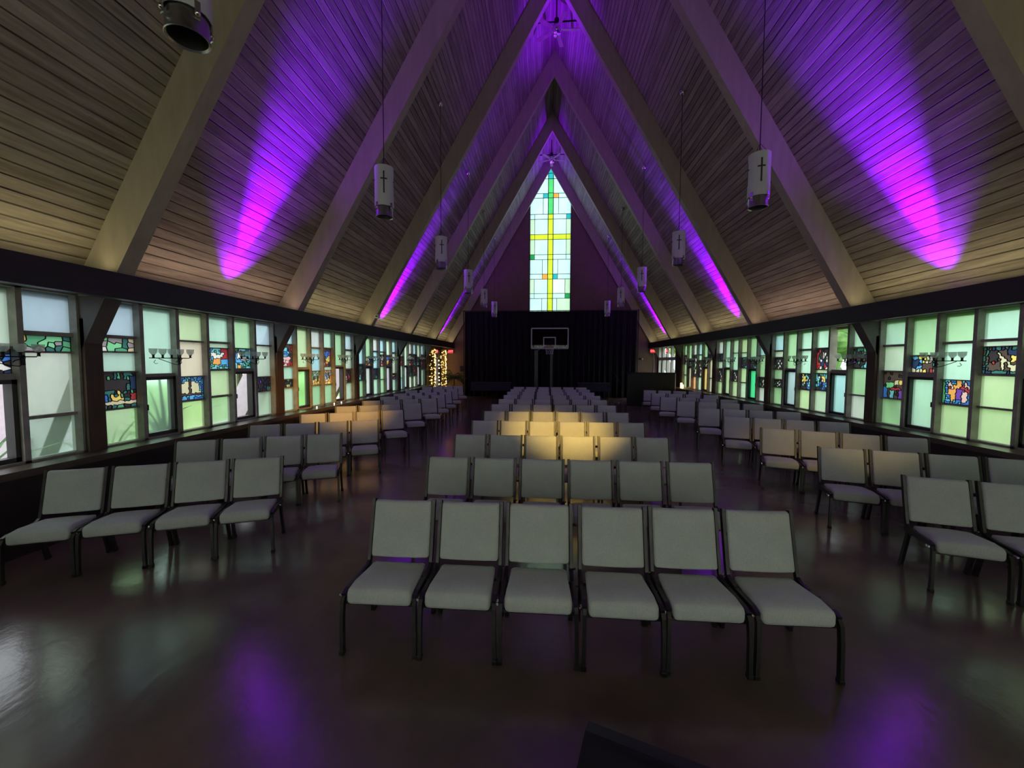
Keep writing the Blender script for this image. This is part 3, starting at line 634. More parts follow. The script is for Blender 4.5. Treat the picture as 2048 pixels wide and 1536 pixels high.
for tab, s, nm in ((LB, -1, 'fairy-light-side'), (RB, 1, 'booth-side')):
    for k, (a, b) in enumerate(tab):
        ang = math.atan2(b[1] - a[1], b[0] - a[0])
        for i in range(4):
            t = i / 3; x, y = a[0] + (b[0] - a[0]) * t, a[1] + (b[1] - a[1]) * t
            j = i if s < 0 else 3 - i
            row = 'front %s row' % nm if k == 0 else '%s %s row from open floor' % (ordw(k), nm)
            chair(x, y, ang + rj.uniform(-.03, .03), 'grey padded chair in %s, %s from the windows' % (row, ordw(j)), 'angled chairs in the %s block' % nm, k > 2)

# ------------------------------------------------------------------ pendant lanterns
def make_pendant():
    t = thing('pendant_lantern', '', 'lamp')
    zb, zt = 4.21, 4.97
    def shade_top(j, n): return zt - .03 * math.cos(2 * PI * j / n)
    m = MB(); r = .145; n = 32; ri = .138
    m.lathe([(r, zb + .15), (r, zt), (ri, zt), (ri, zb + .15)], n, close=True)
    m.build('shade', M_SHADE, t, 40)
    m = MB()
    for q in range(4):   # cross cut-outs round the shade
        a0 = q * PI / 2 - PI / 2
        def patch(w, z0, z1):
            k = 4; vs = []
            for i in range(k + 1):
                a = a0 + (i / k - .5) * w / r
                for z in (z0, z1):
                    for rr in (r - .002, r + .002): vs.append((rr * math.cos(a), rr * math.sin(a), z))
            fs = []
            for i in range(k):
                o = i * 4; fs += [(o + 1, o + 5, o + 7, o + 3), (o, o + 2, o + 6, o + 4), (o, o + 4, o + 5, o + 1), (o + 2, o + 3, o + 7, o + 6)]
            fs += [(0, 1, 3, 2), (k * 4, k * 4 + 2, k * 4 + 3, k * 4 + 1)]
            m.add(vs, fs)
        patch(.022, zb + .33, zt - .10); patch(.10, zt - .225, zt - .203)
    m.build('cross_motif', M_DARKCUT, t)
    m = MB(); m.lathe([(.118, zb + .012), (.130, zb), (.136, zb + .004), (.128, zb + .03), (.126, zb + .17), (.120, zb + .17), (.119, zb + .04), (.118, zb + .012)], 32)
    m.build('metal_collar', M_ALU, t, 40)
    for q in range(4):
        m = MB(); a = q * PI / 2 + PI / 4; c, s = math.cos(a), math.sin(a)
        m.bar((c * .147, s * .147, zb + .08), (c * .147, s * .147, zb + .20), .035, .008, (c, s, 0)); m.ball((c * .15, s * .15, zb + .12), .02, 8, 5)
        m.build('clip', M_CHR, t, 40)
    m = MB(); m.lathe([(0.001, zb + .30), (.05, zb + .29), (.09, zb + .22), (.117, zb + .10), (.117, zb + .105), (.08, zb + .25), (.001, zb + .31)], 24); m.build('reflector', M_DARKCUT, t, 40)
    zc = ceil_z(2.815)
    m = MB(); m.tube([(0, 0, zb + .3), (0, 0, zc - .05)], .006, 6)
    for q in range(3):
        a = q * 2 * PI / 3; m.tube([(.14 * math.cos(a), .14 * math.sin(a), zt - .01), (0, 0, zt + .16)], .003, 4)
    m.build('cord', M_IRON, t)
    MB().ball((0, 0, zc - .09), .07, 12, 8).build('canopy', M_CHR, t, 60)
    return t
PD = make_pendant(); PDT = tree_of(PD); fp = True
for i, y in enumerate([2.78, 6.3, 9.82, 13.35, 16.87, 20.39]):
    for s in (-1, 1):
        if i == 0 and s > 0: continue
        lab = 'white cylindrical pendant lantern with cross cut-outs, %s from the camera, %s' % (['nearest', 'second', 'third', 'fourth', 'fifth', 'farthest'][i], SIDE[s])
        if fp: fp = False; PD.location = (XC + s * 2.815, y, 0); PD['label'] = lab; PD['group'] = 'cross pendant lanterns'; PD.rotation_euler = (0, 0, .35)
        else: dup(PD, PDT, (XC + s * 2.815, y, 0), .35 if s < 0 else -.25, lab, 'cross pendant lanterns')

# ------------------------------------------------------------------ wall sconces on the window mullions
def make_sconce(s):
    """origin on the mullion face; arm runs towards the open floor (-Y)"""
    t = thing('candle_sconce', '', 'sconce'); q = -s
    m = MB(); m.box((-.01 * q, -.018, -.09), (.012 * q, .018, .02)); m.tube([(.0, 0, -.02), (.06 * q, -.02, -.02), (.10 * q, -.05, 0)], .008, 6)
    m.tube([(.10 * q, .03, 0), (.10 * q, -.56, 0)], .007, 6)
    m.tube([(.10 * q, -.42, -.01), (.10 * q, -.30, -.05), (.10 * q, -.18, -.09), (.10 * q, -.10, -.10), (.09 * q, -.05, -.07), (.10 * q, -.07, -.02), (.10 * q, -.13, -.04), (.10 * q, -.15, -.06)], .005, 6)
    m.tube([(.10 * q, -.47, -.03), (.10 * q, -.50, -.06), (.10 * q, -.47, -.08), (.10 * q, -.44, -.075)], .004, 6)
    m.tube([(.10 * q, 0, 0), (.17 * q, .0, 0)], .007, 6)
    m.build('arm', M_IRON, t, 50)
    for x, y in ((.10, -.50), (.10, -.36), (.10, -.22), (.11, -.09), (.17, .02)):
        h = MB().lathe([(.001, 0), (.016, 0), (.012, .03), (.022, .045), (.001, .045)], 10, (x * q, y, .004)).build('holder', M_IRON, t, 40)
        MB().lathe([(.020, .045), (.045, .075), (.050, .13), (.047, .13), (.042, .078), (.018, .05)], 14, (x * q, y, .004)).build('glass_cup', M_CUP, h, 40)
    return t
for s in (-1, 1):
    sc = make_sconce(s); tr = tree_of(sc); f1 = True
    for k in range(-1, 4):
        ya, yb = arch_y(k) + BW, arch_y(k + 1); w = (yb - ya) / 6
        for c, nm in ((2, 'nearer'), (5, 'farther')):
            if k == -1 and c == 2: continue
            if s > 0: c = c - 1 if c == 2 else 4
            y = ya + c * w; loc = (XC + s * (WG - .10), y, 1.985)
            lab = 'iron candle sconce with glass cups, %s one %s, %s' % (nm, where[k + 2], SIDE[s])
            if f1: f1 = False; sc.location = loc; sc['label'] = lab; sc['group'] = 'candle sconces along the windows'
            else: dup(sc, tr, loc, 0, lab, 'candle sconces along the windows')

# ------------------------------------------------------------------ ceiling fans
def fan(y, rz, lab):
    t = thing('ceiling_fan', lab, 'fan', (XC, y, 11.72), 0, 'ridge ceiling fans')
    m = MB(); m.tube([(-ceil_half(11.92), 0, .20), (ceil_half(11.92), 0, .20)], .022, 8); m.build('support_pipe', M_IRON, t)
    m = MB(); m.tube([(0, 0, .02), (0, 0, .9)], .02, 8); m.lathe([(.001, .30), (.07, .28), (.075, .12), (.05, .10)], 14); m.build('downrod', M_IRON, t, 40)
    m = MB(); m.lathe([(.001, .12), (.08, .11), (.125, .05), (.125, -.03), (.09, -.08), (.001, -.09)], 20); m.build('motor', M_CHR, t, 40)
    m = MB()
    for q in range(3):
        a = q * 2 * PI / 3; m.lathe([(.02, -.08), (.05, -.12), (.055, -.16), (.03, -.18), (.001, -.18)], 10, (.07 * math.cos(a), .07 * math.sin(a), 0))
    m.build('lamp_shade', M_ALU, t, 40)
    for q in range(5):
        a = rz + q * 2 * PI / 5; c, s = math.cos(a), math.sin(a)
        P = [(c * r - s * w, s * r + c * w, -.03 + (.012 if w > 0 else -.012)) for r, w in ((.18, -.05), (.64, -.07), (.68, -.05), (.68, .05), (.64, .07), (.18, .05))]
        b = MB().prism(P, (0, 0, .008)).build('blade', M_BLADE, t)
        MB().bar((c * .1, s * .1, -.02), (c * .26, s * .26, -.02), .03, .008).build('blade_arm', M_CHR, b)
M_BLADE = pbr('dark_fan_blade', (.16, .11, .08), .45, var=.2)
fan(12.45, .05, 'nearer chrome ceiling fan hung from a pipe below the violet ridge')
fan(20.07, .3, 'farther ceiling fan above the point of the cross window')

# ------------------------------------------------------------------ basketball hoop
t = thing('basketball_hoop', 'basketball hoop with glass backboard in front of the black drape', 'basketball hoop', (.29, 20.3, 0))
m = MB(); bx0, bx1, bz0, bz1 = -.92, .90, 2.62, 3.62
for a, b in (((bx0, bz0), (bx1, bz0)), ((bx0, bz1), (bx1, bz1)), ((bx0, bz0), (bx0, bz1)), ((bx1, bz0), (bx1, bz1))): m.bar((a[0], 0, a[1]), (b[0], 0, b[1]), .055, .055, (0, 1, 0))
for a, b in (((bx0 - .027, bz0), (bx0 - .027, bz0 + .001)),): pass
bf = m.build('backboard', M_WHITE, t)
MB().box((bx0, -.006, bz0), (bx1, .006, bz1)).build('glass_panel', M_BOARD, bf)
m = MB()
for a, b in (((-.31, bz0 + .05), (-.31, bz0 + .56)), ((.27, bz0 + .15), (.27, bz0 + .56)), ((-.33, bz0 + .55), (.29, bz0 + .55))): m.bar((a[0], -.012, a[1]), (b[0], -.012, b[1]), .05, .012, (0, 1, 0))
m.build('target_square', M_WHITE, bf)
cx = -.02
m = MB(); m.sweep([(cx + .225 * math.cos(a * PI / 12), -.36 + .225 * math.sin(a * PI / 12), bz0 + .10) for a in range(25)], [(.01 * math.cos(j * PI / 3), .01 * math.sin(j * PI / 3)) for j in range(6)], up=(0, 0, 1))
m.box((cx - .07, -.14, bz0 + .05), (cx + .07, 0, bz0 + .11)); m.build('rim', M_RIM, t, 40)
m = MB()
for i in range(12):
    for d in (1, -1):
        P = []
        for j in range(5):
            a = (i + d * j * .5) * PI / 6; r = .225 - .026 * j + .003 * j * j; P.append((cx + r * math.cos(a), -.36 + r * math.sin(a), bz0 + .10 - .10 * j))
        m.tube(P, .006, 4)
m.build('net', M_NET, t)
m = MB(); m.box((.02, .25, .1), (.15, .40, 3.1)); m.bar((.08, .3, 3.05), (.08, .02, 3.3), .08, .06); m.bar((.08, .3, 2.6), (.08, .02, 2.85), .08, .06); m.build('pole', M_GLOSSBLK, t)
m = MB(); m.box((-.78, .5, .1), (-.60, .62, 2.55)); m.bar((-.69, .56, 2.5), (.06, .33, 3.0), .06, .06); m.build('rear_post', M_GLOSSBLK, t)
m = MB(); m.rbox((-.85, -.05, 0), (.6, .9, .16), .04, 2); m.build('base', M_BLK, t, 40)

# ------------------------------------------------------------------ drape, tables, booth, stand
t = thing('stage_drape', 'wide black floor-length drape hung across the far end', 'curtain', (0, 21.6, 0))
n = 420; m = MB(); xa, xb = -4.27, 4.84; vs = []
for i in range(n + 1):
    x = xa + (xb - xa) * i / n
    for z, am in ((4.63, .015), (3.2, .035), (1.6, .055), (.06, .075)):
        y = am * math.sin(x * 21 + .9 * math.sin(x * 2.3)) + am * .4 * math.sin(x * 47 + 1.3)
        vs += [(x, y - .004, z), (x, y + .004, z)]
fs = []
for i in range(n):
    for j in range(3):
        o = i * 8 + j * 2; fs += [(o, o + 8, o + 10, o + 2), (o + 1, o + 3, o + 11, o + 9)]
    o = i * 8; fs += [(o, o + 1, o + 9, o + 8), (o + 6, o + 14, o + 15, o + 7)]
m.add(vs, fs); m.build('fabric_panel', M_CURT, t, 60)
MB().tube([(xa - .1, 0, 4.66), (xb + .1, 0, 4.66)], .022, 8).build('rail', M_GUN, t)
m = MB()
for x in (xa - .06, xb + .06): m.tube([(x, 0, 0), (x, 0, 4.7)], .025, 8)
m.build('upright', M_BLK, t)
for x0, x1, lab in ((-3.75, -1.70, 'low table under a navy cloth against the drape, fairy-light side'), (1.75, 3.35, 'low table under a navy cloth against the drape, booth side')):
    t = thing('folding_table', lab, 'table', ((x0 + x1) / 2, 20.9, 0), group='cloth covered tables by the drape'); w = (x1 - x0) / 2
    MB().rbox((-w, -.32, .84), (w, .32, .87), .01, 1).build('tabletop', M_BLK, t)
    m = MB(); m.box((-w - .01, -.345, .46), (w + .01, -.33, .875)); m.box((-w - .01, -.33, .872), (w + .01, .34, .88)); m.build('table_cloth', M_NAVY, t)
    for sx in (-1, 1):
        for sy in (-1, 1): MB().tube([(sx * (w - .1), sy * .25, 0), (sx * (w - .1), sy * .25, .84)], .016, 8).build('leg', M_BLK, t)
t = thing('booth_partition', 'black half-height partition wall beside the glazed doors', 'partition', (4.71, 18.2, 0))
MB().rbox((-1.03, -.06, 0), (1.03, .06, 1.47), .008, 1).build('panel', M_BLK, t)
MB().rbox((-1.04, -.09, 1.47), (1.04, .09, 1.50), .008, 1).build('cap_rail', M_BLK, t)
MB().box((1.03, -.065, .35), (1.06, .065, 1.46)).build('end_trim', M_WHITE, t)
MB().rbox((-.93, -.02, 0), (-.80, .5, 1.0), .008, 1).build('return_panel', M_BLK, t)
t = thing('microphone_stand', 'thin microphone stand with slanted boom beside the booth partition', 'stand', (3.5, 19.6, 0))
MB().lathe([(.001, .03), (.14, .025), (.15, 0), (.001, 0)], 16).build('base', M_BLK, t, 40)
MB().tube([(0, 0, .02), (0, 0, 1.25)], .011, 8).build('pole', M_GUN, t)
MB().tube([(.16, 0, .95), (-.28, 0, 1.62)], .008, 6).build('boom_arm', M_GUN, t)
MB().lathe([(.001, 0), (.018, .01), (.022, .12), (.03, .14), (.001, .19)], 10, (-.29, 0, 1.6)).build('microphone', M_BLK, t, 40)

# floor wedge close to the camera
t = thing('monitor_wedge', 'black floor monitor wedge on the concrete nearest the camera', 'speaker', (.205, 1.68, 0), math.radians(-20.5))
m = MB(); m.prism([(0, 0, 0), (0, 0, .40), (0, -.06, .41), (0, -.50, .24), (0, -.50, 0)], (.72, 0, 0)); m.build('cabinet', M_BLK, t)
m = MB(); m.bar((.04, -.16, .352), (.04, -.44, .142), .01, .01)
gl = MB().prism([(.03, -.09, .40), (.69, -.09, .40), (.69, -.47, .253), (.03, -.47, .253)], (0, -.002, .006)).build('speaker_grille', M_BLK, t)
MB().tube([(.28, .012, .27), (.28, .03, .29), (.42, .03, .29), (.42, .012, .27)], .01, 6).build('handle', M_BLK, t)

# ------------------------------------------------------------------ far end doors, fairy lights, exit signs, palm
def text_obj(body, size, m, parent, loc, rot, ext=.004):
    cu = bpy.data.curves.new('lettering', 'FONT'); cu.body = body; cu.size = size; cu.extrude = ext; cu.align_x = 'CENTER'; cu.align_y = 'CENTER'; cu.space_character = 1.05
    tmp = bpy.data.objects.new('tmp', cu); C.objects.link(tmp)
    dg = bpy.context.evaluated_depsgraph_get(); me = bpy.data.meshes.new_from_object(tmp.evaluated_get(dg)); bpy.data.objects.remove(tmp)
    me.name = 'lettering'; me.materials.clear(); me.materials.append(m)
    o = bpy.data.objects.new('lettering', me); C.objects.link(o); o.parent = parent; o.location = loc; o.rotation_euler = rot; return o
yE = arch_y(4)
# left end wall section with the grey door
xw = XC - 5.93
m = MB(); m.box((xw - .3, yE + .2, 0), (xw, 20.00, 3.2)); m.box((xw - .3, 21.18, 0), (xw, YF, 3.2)); m.box((xw - .3, 20.00, 2.16), (xw, 21.18, 3.2))
S('wall_left_end', m, M_DWALL, 'short dark wall around the grey door at the far end', 'wall')
t = thing('door_1', 'grey door framed by two fairy-light posts', 'door', (xw - .03, 20.59, 0), kind='structure')
MB().box((-.03, -.56, 0), (.0, .56, 2.14)).build('door_leaf', M_GDOOR, t)
m = MB(); m.box((-.03, -.60, 0), (.03, -.55, 2.17)).box((-.03, .55, 0), (.03, .60, 2.17)).box((-.03, -.60, 2.12), (.03, .60, 2.18)); m.build('door_frame', M_ALU, t)
MB().bar((.02, -.4, .98), (.06, -.25, .98), .02, .02).build('door_handle', M_CHR, t)
rr = random.Random(3)
for yc, lab in ((19.55, 'post wrapped in golden fairy lights nearer the windows, beside grey door'), (21.75, 'post wrapped in golden fairy lights behind the potted palm')):
    t = thing('fairy_light_post', lab, 'light post', (xw + .15, yc, 0), group='fairy-light posts at the door')
    MB().rbox((-.12, -.13, 0), (.12, .13, 2.62), .02, 1).build('column', M_GOLD, t)
    m = MB(); w = MB()
    for i in range(230):
        z = .1 + 2.45 * rr.random(); f = rr.choice('xxyY'); u = rr.uniform(-.12, .12)
        p = (.13, u, z) if f == 'x' else (u, -.14, z) if f == 'y' else (u, .14, z)
        m.ball(p, .013, 6, 4)
    m.build('string_lights', M_BULB, t)
    P = [(.128 * (1 if (i // 2) % 2 else -1), .138 * (1 if ((i + 1) // 2) % 2 else -1), .08 + i * .033) for i in range(76)]
    w.tube(P, .004, 4); w.build('light_wire', M_IRON, t)
t = thing('string_lights', 'vertical string of white fairy bulbs hanging in front of grey door', 'fairy lights', (xw + .10, 20.95, 0))
m = MB()
zs = [.75, .95, 1.12, 1.33, 1.6, 1.78, 2.0]
for i, z in enumerate(zs): m.ball((0, .02 * math.sin(i * 2), z), .028, 8, 5)
m.build('bulbs', M_BULBW, t); MB().tube([(0, 0, .6), (0, .01, 1.4), (0, 0, 2.15)], .004, 4).build('light_wire', M_IRON, t)
# small bulbs lying on the ledge below the second bay
t = thing('ledge_string_lights', 'few warm bulbs on a wire along the ledge below amber stained panels', 'fairy lights', (XC - 5.70, 8.6, .83))
m = MB()
for y in (.55, 1.35, 1.72): m.ball((.02, y, .025), .014, 8, 5)
m.build('bulbs', M_BULBW, t); MB().tube([(0, 0, .006), (.02, .5, .01), (0, 1.0, .006), (.02, 1.7, .01), (0, 2.0, .006)], .004, 4).build('light_wire', M_IRON, t)
# right end: white glazed double door
xr = XC + 5.80
m = MB(); m.box((xr, yE + .2, 0), (xr + .3, 19.27, 3.2)); m.box((xr, 22.13, 0), (xr + .3, YF, 3.2)); m.box((xr, 19.27, 2.80), (xr + .3, 22.13, 3.2))
S('wall_right_end', m, M_DWALL, 'short dark wall beside the glazed doors at the far end', 'wall')
t = thing('door_2', 'white framed glazed double door with transom behind the booth partition', 'door', (xr + .06, 20.7, 0), kind='structure')
m = MB()
for y in (-1.40, -.72, 0, .72, 1.40): m.box((-.05, y - .06, 0), (.06, y + .06, 2.80))
m.box((-.05, -1.40, 2.05), (.06, 1.40, 2.20)).box((-.05, -1.40, 2.72), (.06, 1.40, 2.82)).box((-.05, -1.4, 0), (.06, 1.4, .25)); m.build('door_frame', M_WHITE, t)
MB().box((0, -1.4, 0), (.01, 1.4, 2.75)).build('glazing', M_CLEAR, t)
m = MB(); m.box((-.09, -.10, .9), (-.06, -.07, 1.2)).box((-.09, .07, .9), (-.06, .10, 1.2)); m.build('door_handle', M_CHR, t)
def exit_sign(loc, rz, lab, m_on):
    t = thing('exit_sign', lab, 'sign', loc, rz, 'red exit signs')
    MB().rbox((-.17, -.03, -.10), (.17, .03, .10), .01, 1).build('housing', M_WHITE, t)
    fc = MB().box((-.155, -.034, -.085), (.155, -.03, .085)).build('sign_face', m_on, t)
    text_obj('EXIT', .15, M_EXITW, fc, (0, -.036, 0), (PI / 2, 0, 0))
M_EXITW = emit('exit_letters', (1, .16, .18), 2.2)
exit_sign((-5.20, 22.15, 2.51), .0, 'red exit sign on the far wall above the potted palm', M_EXITD)
exit_sign((xw + .06, 20.6, 2.47), PI / 2, 'red exit sign above the grey fairy-lit door', M_EXITD)
exit_sign((5.83, 22.15, 2.55), .0, 'red exit sign on the pinkish far wall beside the glazed doors', M_EXITD)
exit_sign((xr - .05, 20.4, 2.50), -PI / 2, 'red exit sign above the white glazed double door', M_EXITD)
t = thing('wall_conduit', 'white cable conduit running down the wall below an exit sign', 'conduit', (5.83, 22.22, 0))
MB().tube([(0, 0, 2.48), (.05, 0, 2.3), (.07, 0, 2.0), (.05, 0, 0.02)], .02, 6).build('pipe', M_WHITE, t)
t = thing('wall_lamp', 'small white wall fixture on the pinkish wall beside the drape', 'wall lamp', (5.2, 22.2, 2.12))
MB().rbox((-.09, -.12, -.04), (.02, .04, .06), .01, 1).build('housing', M_BLK, t); MB().ball((.06, -.08, 0), .05, 10, 6).build('bulb_globe', M_WHITE, t)
t = thing('wall_box', 'small dark box mounted on the wall beside the palm', 'wall box', (-4.55, 22.2, 1.55))
MB().rbox((-.11, -.05, -.15), (.11, .05, .15), .01, 1).build('cover', M_DWALL, t); MB().box((-.08, -.055, -.02), (.08, -.05, .1)).build('panel', M_BLK, t)
# potted palm
t = thing('potted_palm', 'potted palm with drooping fronds by the far wall', 'plant', (-4.80, 21.2, 0))
MB().lathe([(.001, 0), (.16, 0), (.2, .35), (.22, .38), (.19, .38), (.17, .33), (.001, .33)], 18).build('pot', M_POT, t, 40)
MB().tube([(0, 0, .33), (.02, 0, .7), (.0, .02, 1.15)], .035, 8).build('stem', M_BARK, t)
for i in range(24):
    a = i * 2.4; l = .42 + .22 * rr.random(); up = .95 * rr.random() + .05; m = MB(); c, s = math.cos(a), math.sin(a); P = []
    for j in range(10):
        u = j / 9; P.append(Vector((c * l * u, s * l * u, 1.1 + up * u - .75 * u * u * .7)))
    m.tube(P, .006, 4)
    for j in range(1, 10):
        for q in (-1, 1):
            b = P[j]; d = Vector((c * .10 - s * q * .13, s * .10 + c * q * .13, -.10)); sd = Vector((c, s, 0)) * .026
            m.add([b - sd, b + sd, b + d + sd * .2, b + d * .98 - sd * .2, b + d * .5 + Vector((0, 0, .012))], [(0, 1, 4), (1, 2, 4), (2, 3, 4), (3, 0, 4)])
    m.build('frond', M_LEAF, t)
# small ceiling box on the third arch
t = thing('sensor_box', 'small pale box fixed to the third arch just above the header', 'sensor', (XC - 5.14, arch_y(2) - .05, 3.25))
MB().rbox((-.06, -.05, -.05), (.06, .05, .05), .01, 1).build('cover', M_WHITE, t); MB().box((-.03, -.053, -.02), (.03, -.05, .02)).build('lens', M_BLK, t)
# candles on the booth-side ledge
for y, h in ((18.15, .22), (18.0, .15)):
    t = thing('pillar_candle', '%s glowing pillar candle on the ledge beside the booth partition' % ('taller' if h > .2 else 'shorter'), 'candle', (XC + 5.72, y, .83), group='candles on the ledge')
    MB().lathe([(.001, 0), (.045, 0), (.045, h), (.03, h - .01), (.001, h - .012)], 14).build('wax', M_WAX, t, 40); MB().tube([(0, 0, h - .012), (.003, 0, h + .015)], .003, 5).build('wick', M_IRON, t)

# ------------------------------------------------------------------ violet uplights standing in the trough behind the headers
def spot(name, loc, d, power, col, ang, blend, r=.03):
    l = bpy.data.lights.new(name, 'SPOT'); l.energy = power; l.color = col; l.spot_size = math.radians(ang); l.spot_blend = blend; l.shadow_soft_size = r
    o = bpy.data.objects.new(name, l); C.objects.link(o); o.location = loc; o.rotation_euler = Vector(d).to_track_quat('-Z', 'Y').to_euler(); return o
UP = []
for s in (-1, 1):
    for i, y in enumerate((6.5, 12.9, 20.3)):
        loc = (XC + s * 5.56, y, 2.93); t = thing('uplight', 'violet LED uplight behind the header, %s pair, %s' % (['nearest', 'middle', 'farthest'][i], SIDE[s]), 'uplight', loc, group='violet uplights')
        MB().lathe([(.001, -.12), (.05, -.12), (.055, -.03), (.05, -.03), (.045, -.10), (.001, -.10)], 14).build('housing', M_BLK, t, 40)
        MB().lathe([(.001, -.045), (.045, -.045), (.045, -.05), (.001, -.05)], 14).build('lens', M_PURPLE, t)
        MB().bar((-.0, -.07, -.12), (0, .07, -.12), .02, .02).build('bracket', M_BLK, t)
        tilt = math.radians(60 - 3.5)
        spot('uplight_beam', (loc[0], loc[1], loc[2] + .01), (-s * math.cos(math.radians(62.6)), -.05, math.sin(math.radians(62.6))), (7000, 7000, 4200 if s < 0 else 6500)[i], (.175, .0, 1.0), 31, 1.0)
        spot('uplight_spill', (loc[0], loc[1], loc[2] + .01), (-s * math.cos(math.radians(63)), -.04, math.sin(math.radians(63))), 520, (.26, .0, 1.0), 74, 1.0)
        UP.append(t)

# warm strips added on the headers to brighten the ceiling, one to a bay
for s in (-1, 1):
    for k in range(-2, 5):
        ya, yb = max(YB, arch_y(k) + BW) + .1, arch_y(k + 1) - .1
        t = thing('fill_strip', 'added warm strip on top of the header %s, %s' % ((where + ['beyond the fifth arch'])[k + 2], SIDE[s]), 'light strip', (XC + s * 5.42, (ya + yb) / 2, 2.98), group='light strips added as ceiling fill')
        MB().box((-.02, -(yb - ya) / 2, 0), (.02, (yb - ya) / 2, .015)).build('channel', M_ALU, t)
        l = bpy.data.lights.new('fill_glow', 'AREA'); l.shape = 'RECTANGLE'; l.size = .03; l.size_y = yb - ya; l.energy = FILL; l.color = (1, .70, .55) if (s < 0 and k == 0) or (s > 0 and k == 1) else (1, .88, .48)
        o = bpy.data.objects.new('fill_glow', l); C.objects.link(o); o.location = (XC + s * 5.42, (ya + yb) / 2, 3.0); o.rotation_euler = (Vector((0, 0, 1))).to_track_quat('-Z', 'Y').to_euler()
# ------------------------------------------------------------------ outside
lawn = tag(MB().box((-45, -30, -.35), (45, 60, -.15)).build('lawn', M_LAWN), 'green lawn around the hall', 'lawn', kind='structure')
def tree(loc, h, r, m, lab, seed):
    q = random.Random(seed); t = thing('tree', lab, 'tree', loc, q.uniform(0, 6), 'trees outside the windows')
    MB().tube([(0, 0, -.1), (.05, .02, h * .3), (-.03, .05, h * .6)], r * .09, 8).build('trunk', M_BARK, t)
    b = MB()
    for i in range(26):
        a, z = q.uniform(0, 6.28), q.uniform(.28, 1); rr_ = r * (1 - abs(z - .6)) * q.uniform(.2, 1); b.ball((rr_ * math.cos(a), rr_ * math.sin(a), h * z), r * q.uniform(.22, .42), 9, 6, sq=(1, 1, q.uniform(.6, 1)))
    b.build('crown', m, t)
q = random.Random(8)
for i in range(9):
    tree((14.5 + q.uniform(-.5, 2), -10 + i * 6.4, -.15), q.uniform(5, 8), q.uniform(1.9, 2.3), M_TREE if i % 2 else M_TREE2, 'leafy tree on the lawn, %s along the booth-side windows' % ordw(i), i)
for i in range(8):
    tree((-19 - q.uniform(0, 2), -6 + i * 6.4, -.15), q.uniform(4, 7), q.uniform(1.9, 2.3), M_TREE2 if i % 2 else M_TREE, 'leafy tree on the lawn, %s along the fairy-light-side windows' % ordw(i), 20 + i)
for i, (x, y, h) in enumerate(((-6.45, 3.95, 1.5), (-6.5, 5.35, 1.2), (-6.9, 2.6, 1.1), (-6.6, 6.35, 1.9))):
    t = thing('strap_leaf_plant', ['tall strap-leaved plant outside beside the first post', 'low strap-leaved plant outside under the candle panel', 'strap-leaved plant outside the pane nearest the camera', 'upright strap-leaved plant outside the mint casement'][i], 'plant', (x, y, -.15), group='plants outside the windows')
    m = MB(); q2 = random.Random(i)
    for j in range(26):
        a = q2.uniform(0, 6.28); l = h * q2.uniform(.5, 1.); sp = q2.uniform(.15, .75); c, s = math.cos(a), math.sin(a); P = [Vector((c * sp * l * u * u, s * sp * l * u * u, .15 + l * (1.25 * u - .45 * u * u * sp * 1.6))) for u in (0, .25, .5, .75, 1)]
        for k in range(4):
            w0, w1 = .05 * (1 - k / 4.) + .004, .05 * (1 - (k + 1) / 4.) + .004; sd = Vector((-s, c, 0)); th = Vector((0, 0, .004))
            m.add([P[k] - sd * w0, P[k] + sd * w0, P[k + 1] + sd * w1, P[k + 1] - sd * w1, P[k] + th * 4], [(0, 1, 2, 3), (0, 1, 4), (1, 2, 4), (2, 3, 4), (3, 0, 4)])
    m.build('leaves', M_AGAVE, t); MB().lathe([(.001, 0), (.12, 0), (.06, .2), (.001, .22)], 8).build('stem', M_BARK, t)
t = thing('neighbour_building', 'pale pink building with grey roof beyond the casements, fairy-light side', 'building', (-12.0, 2, -.15))
MB().box((-3, -6, 0), (0, 8, 3.0)).build('wall', M_PINKW, t); MB().prism([(-3.4, -6.4, 2.95), (.4, -6.4, 2.95), (-1.5, -6.4, 4.6)], (0, 14.8, 0)).build('roof', M_ROOFG, t)
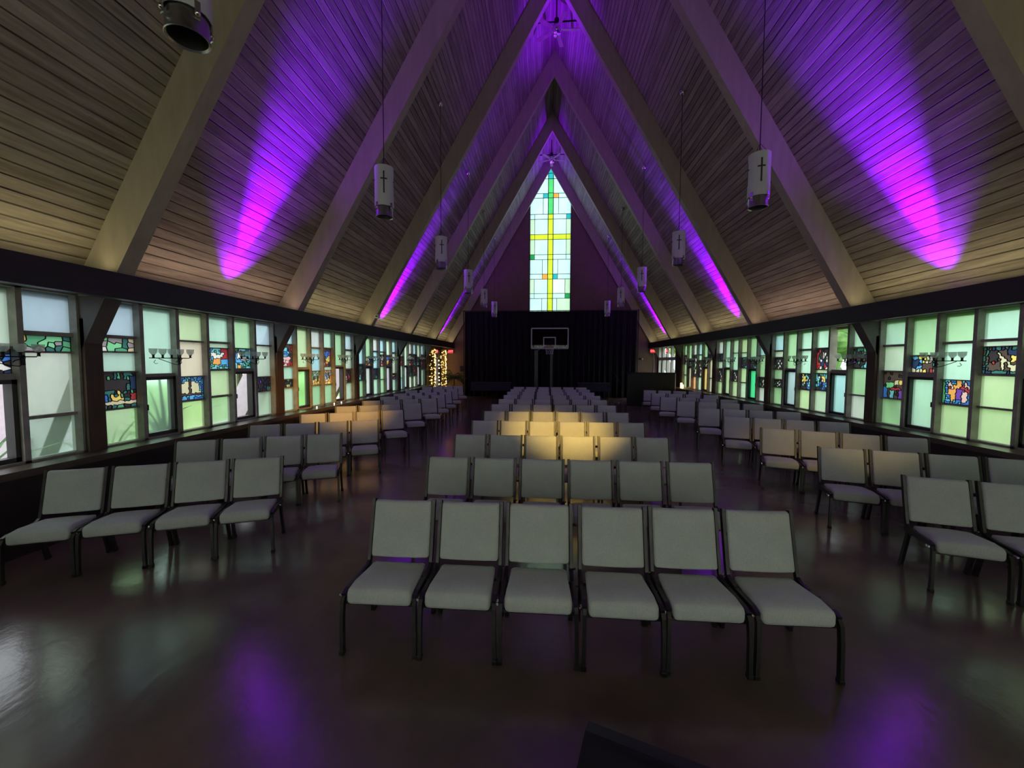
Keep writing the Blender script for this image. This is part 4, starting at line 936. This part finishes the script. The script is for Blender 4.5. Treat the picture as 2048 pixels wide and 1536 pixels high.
tag(MB().box((-11.9, -8, -.15), (-7.7, 24, -.1)).build('paving', M_PAVE), 'pale paving strip outside the windows, fairy-light side', 'paving', kind='structure')

# ------------------------------------------------------------------ light
w = bpy.data.worlds.new('sky'); SC.world = w; w.use_nodes = True; t = w.node_tree; t.nodes.clear()
o = t.nodes.new('ShaderNodeOutputWorld'); b = t.nodes.new('ShaderNodeBackground'); b.inputs['Color'].default_value = (.90, .96, 1.0, 1); b.inputs['Strength'].default_value = 2.2
t.links.new(b.outputs[0], o.inputs[0])
spot('warm_stage_light', (1.6, -1.6, 5.2), Vector((.25, 7.3, .7)) - Vector((1.6, -1.6, 5.2)), 3000, (1, .64, .15), 13.5, .9, .06)
spot('warm_side_light', (3.2, -1.6, 5.0), Vector((4.2, 6.2, .85)) - Vector((3.2, -1.6, 5.0)), 380, (1, .68, .22), 12, 1., .06)
spot('amber_stage_light', (4.2, -1.2, 4.6), Vector((-5.2, 9.2, 1.15)) - Vector((4.2, -1.2, 4.6)), 4200, (1, .52, .10), 12.5, .9, .06)

# ------------------------------------------------------------------ camera
cd = bpy.data.cameras.new('camera'); co = bpy.data.objects.new('camera', cd); C.objects.link(co); SC.camera = co
cd.sensor_fit = 'HORIZONTAL'; cd.sensor_width = 36; cd.lens = 36 * 805. / 2048; cd.clip_start = .05; cd.clip_end = 300
p, y, r = math.radians(-3.165), math.radians(4.521), math.radians(-.203)
R = Matrix.Rotation(y, 3, 'Z') @ Matrix.Rotation(p, 3, 'X') @ Matrix.Rotation(r, 3, 'Y')
right, fwd, up = R.col[0], R.col[1], R.col[2]
mm = Matrix((right, up, -fwd)).transposed().to_4x4(); mm.translation = (0, 0, 1.95); co.matrix_world = mm

vs_ = SC.view_settings; vs_.view_transform = 'Standard'; vs_.look = 'None'; vs_.gamma = 1; vs_.exposure = .5; vs_.use_curve_mapping = False
cy = SC.cycles; cy.use_denoising = True; cy.max_bounces = 8; cy.diffuse_bounces = 4; cy.glossy_bounces = 3; cy.transmission_bounces = 6; cy.transparent_max_bounces = 16
cy.sample_clamp_indirect = 4; cy.caustics_reflective = False; cy.caustics_refractive = False
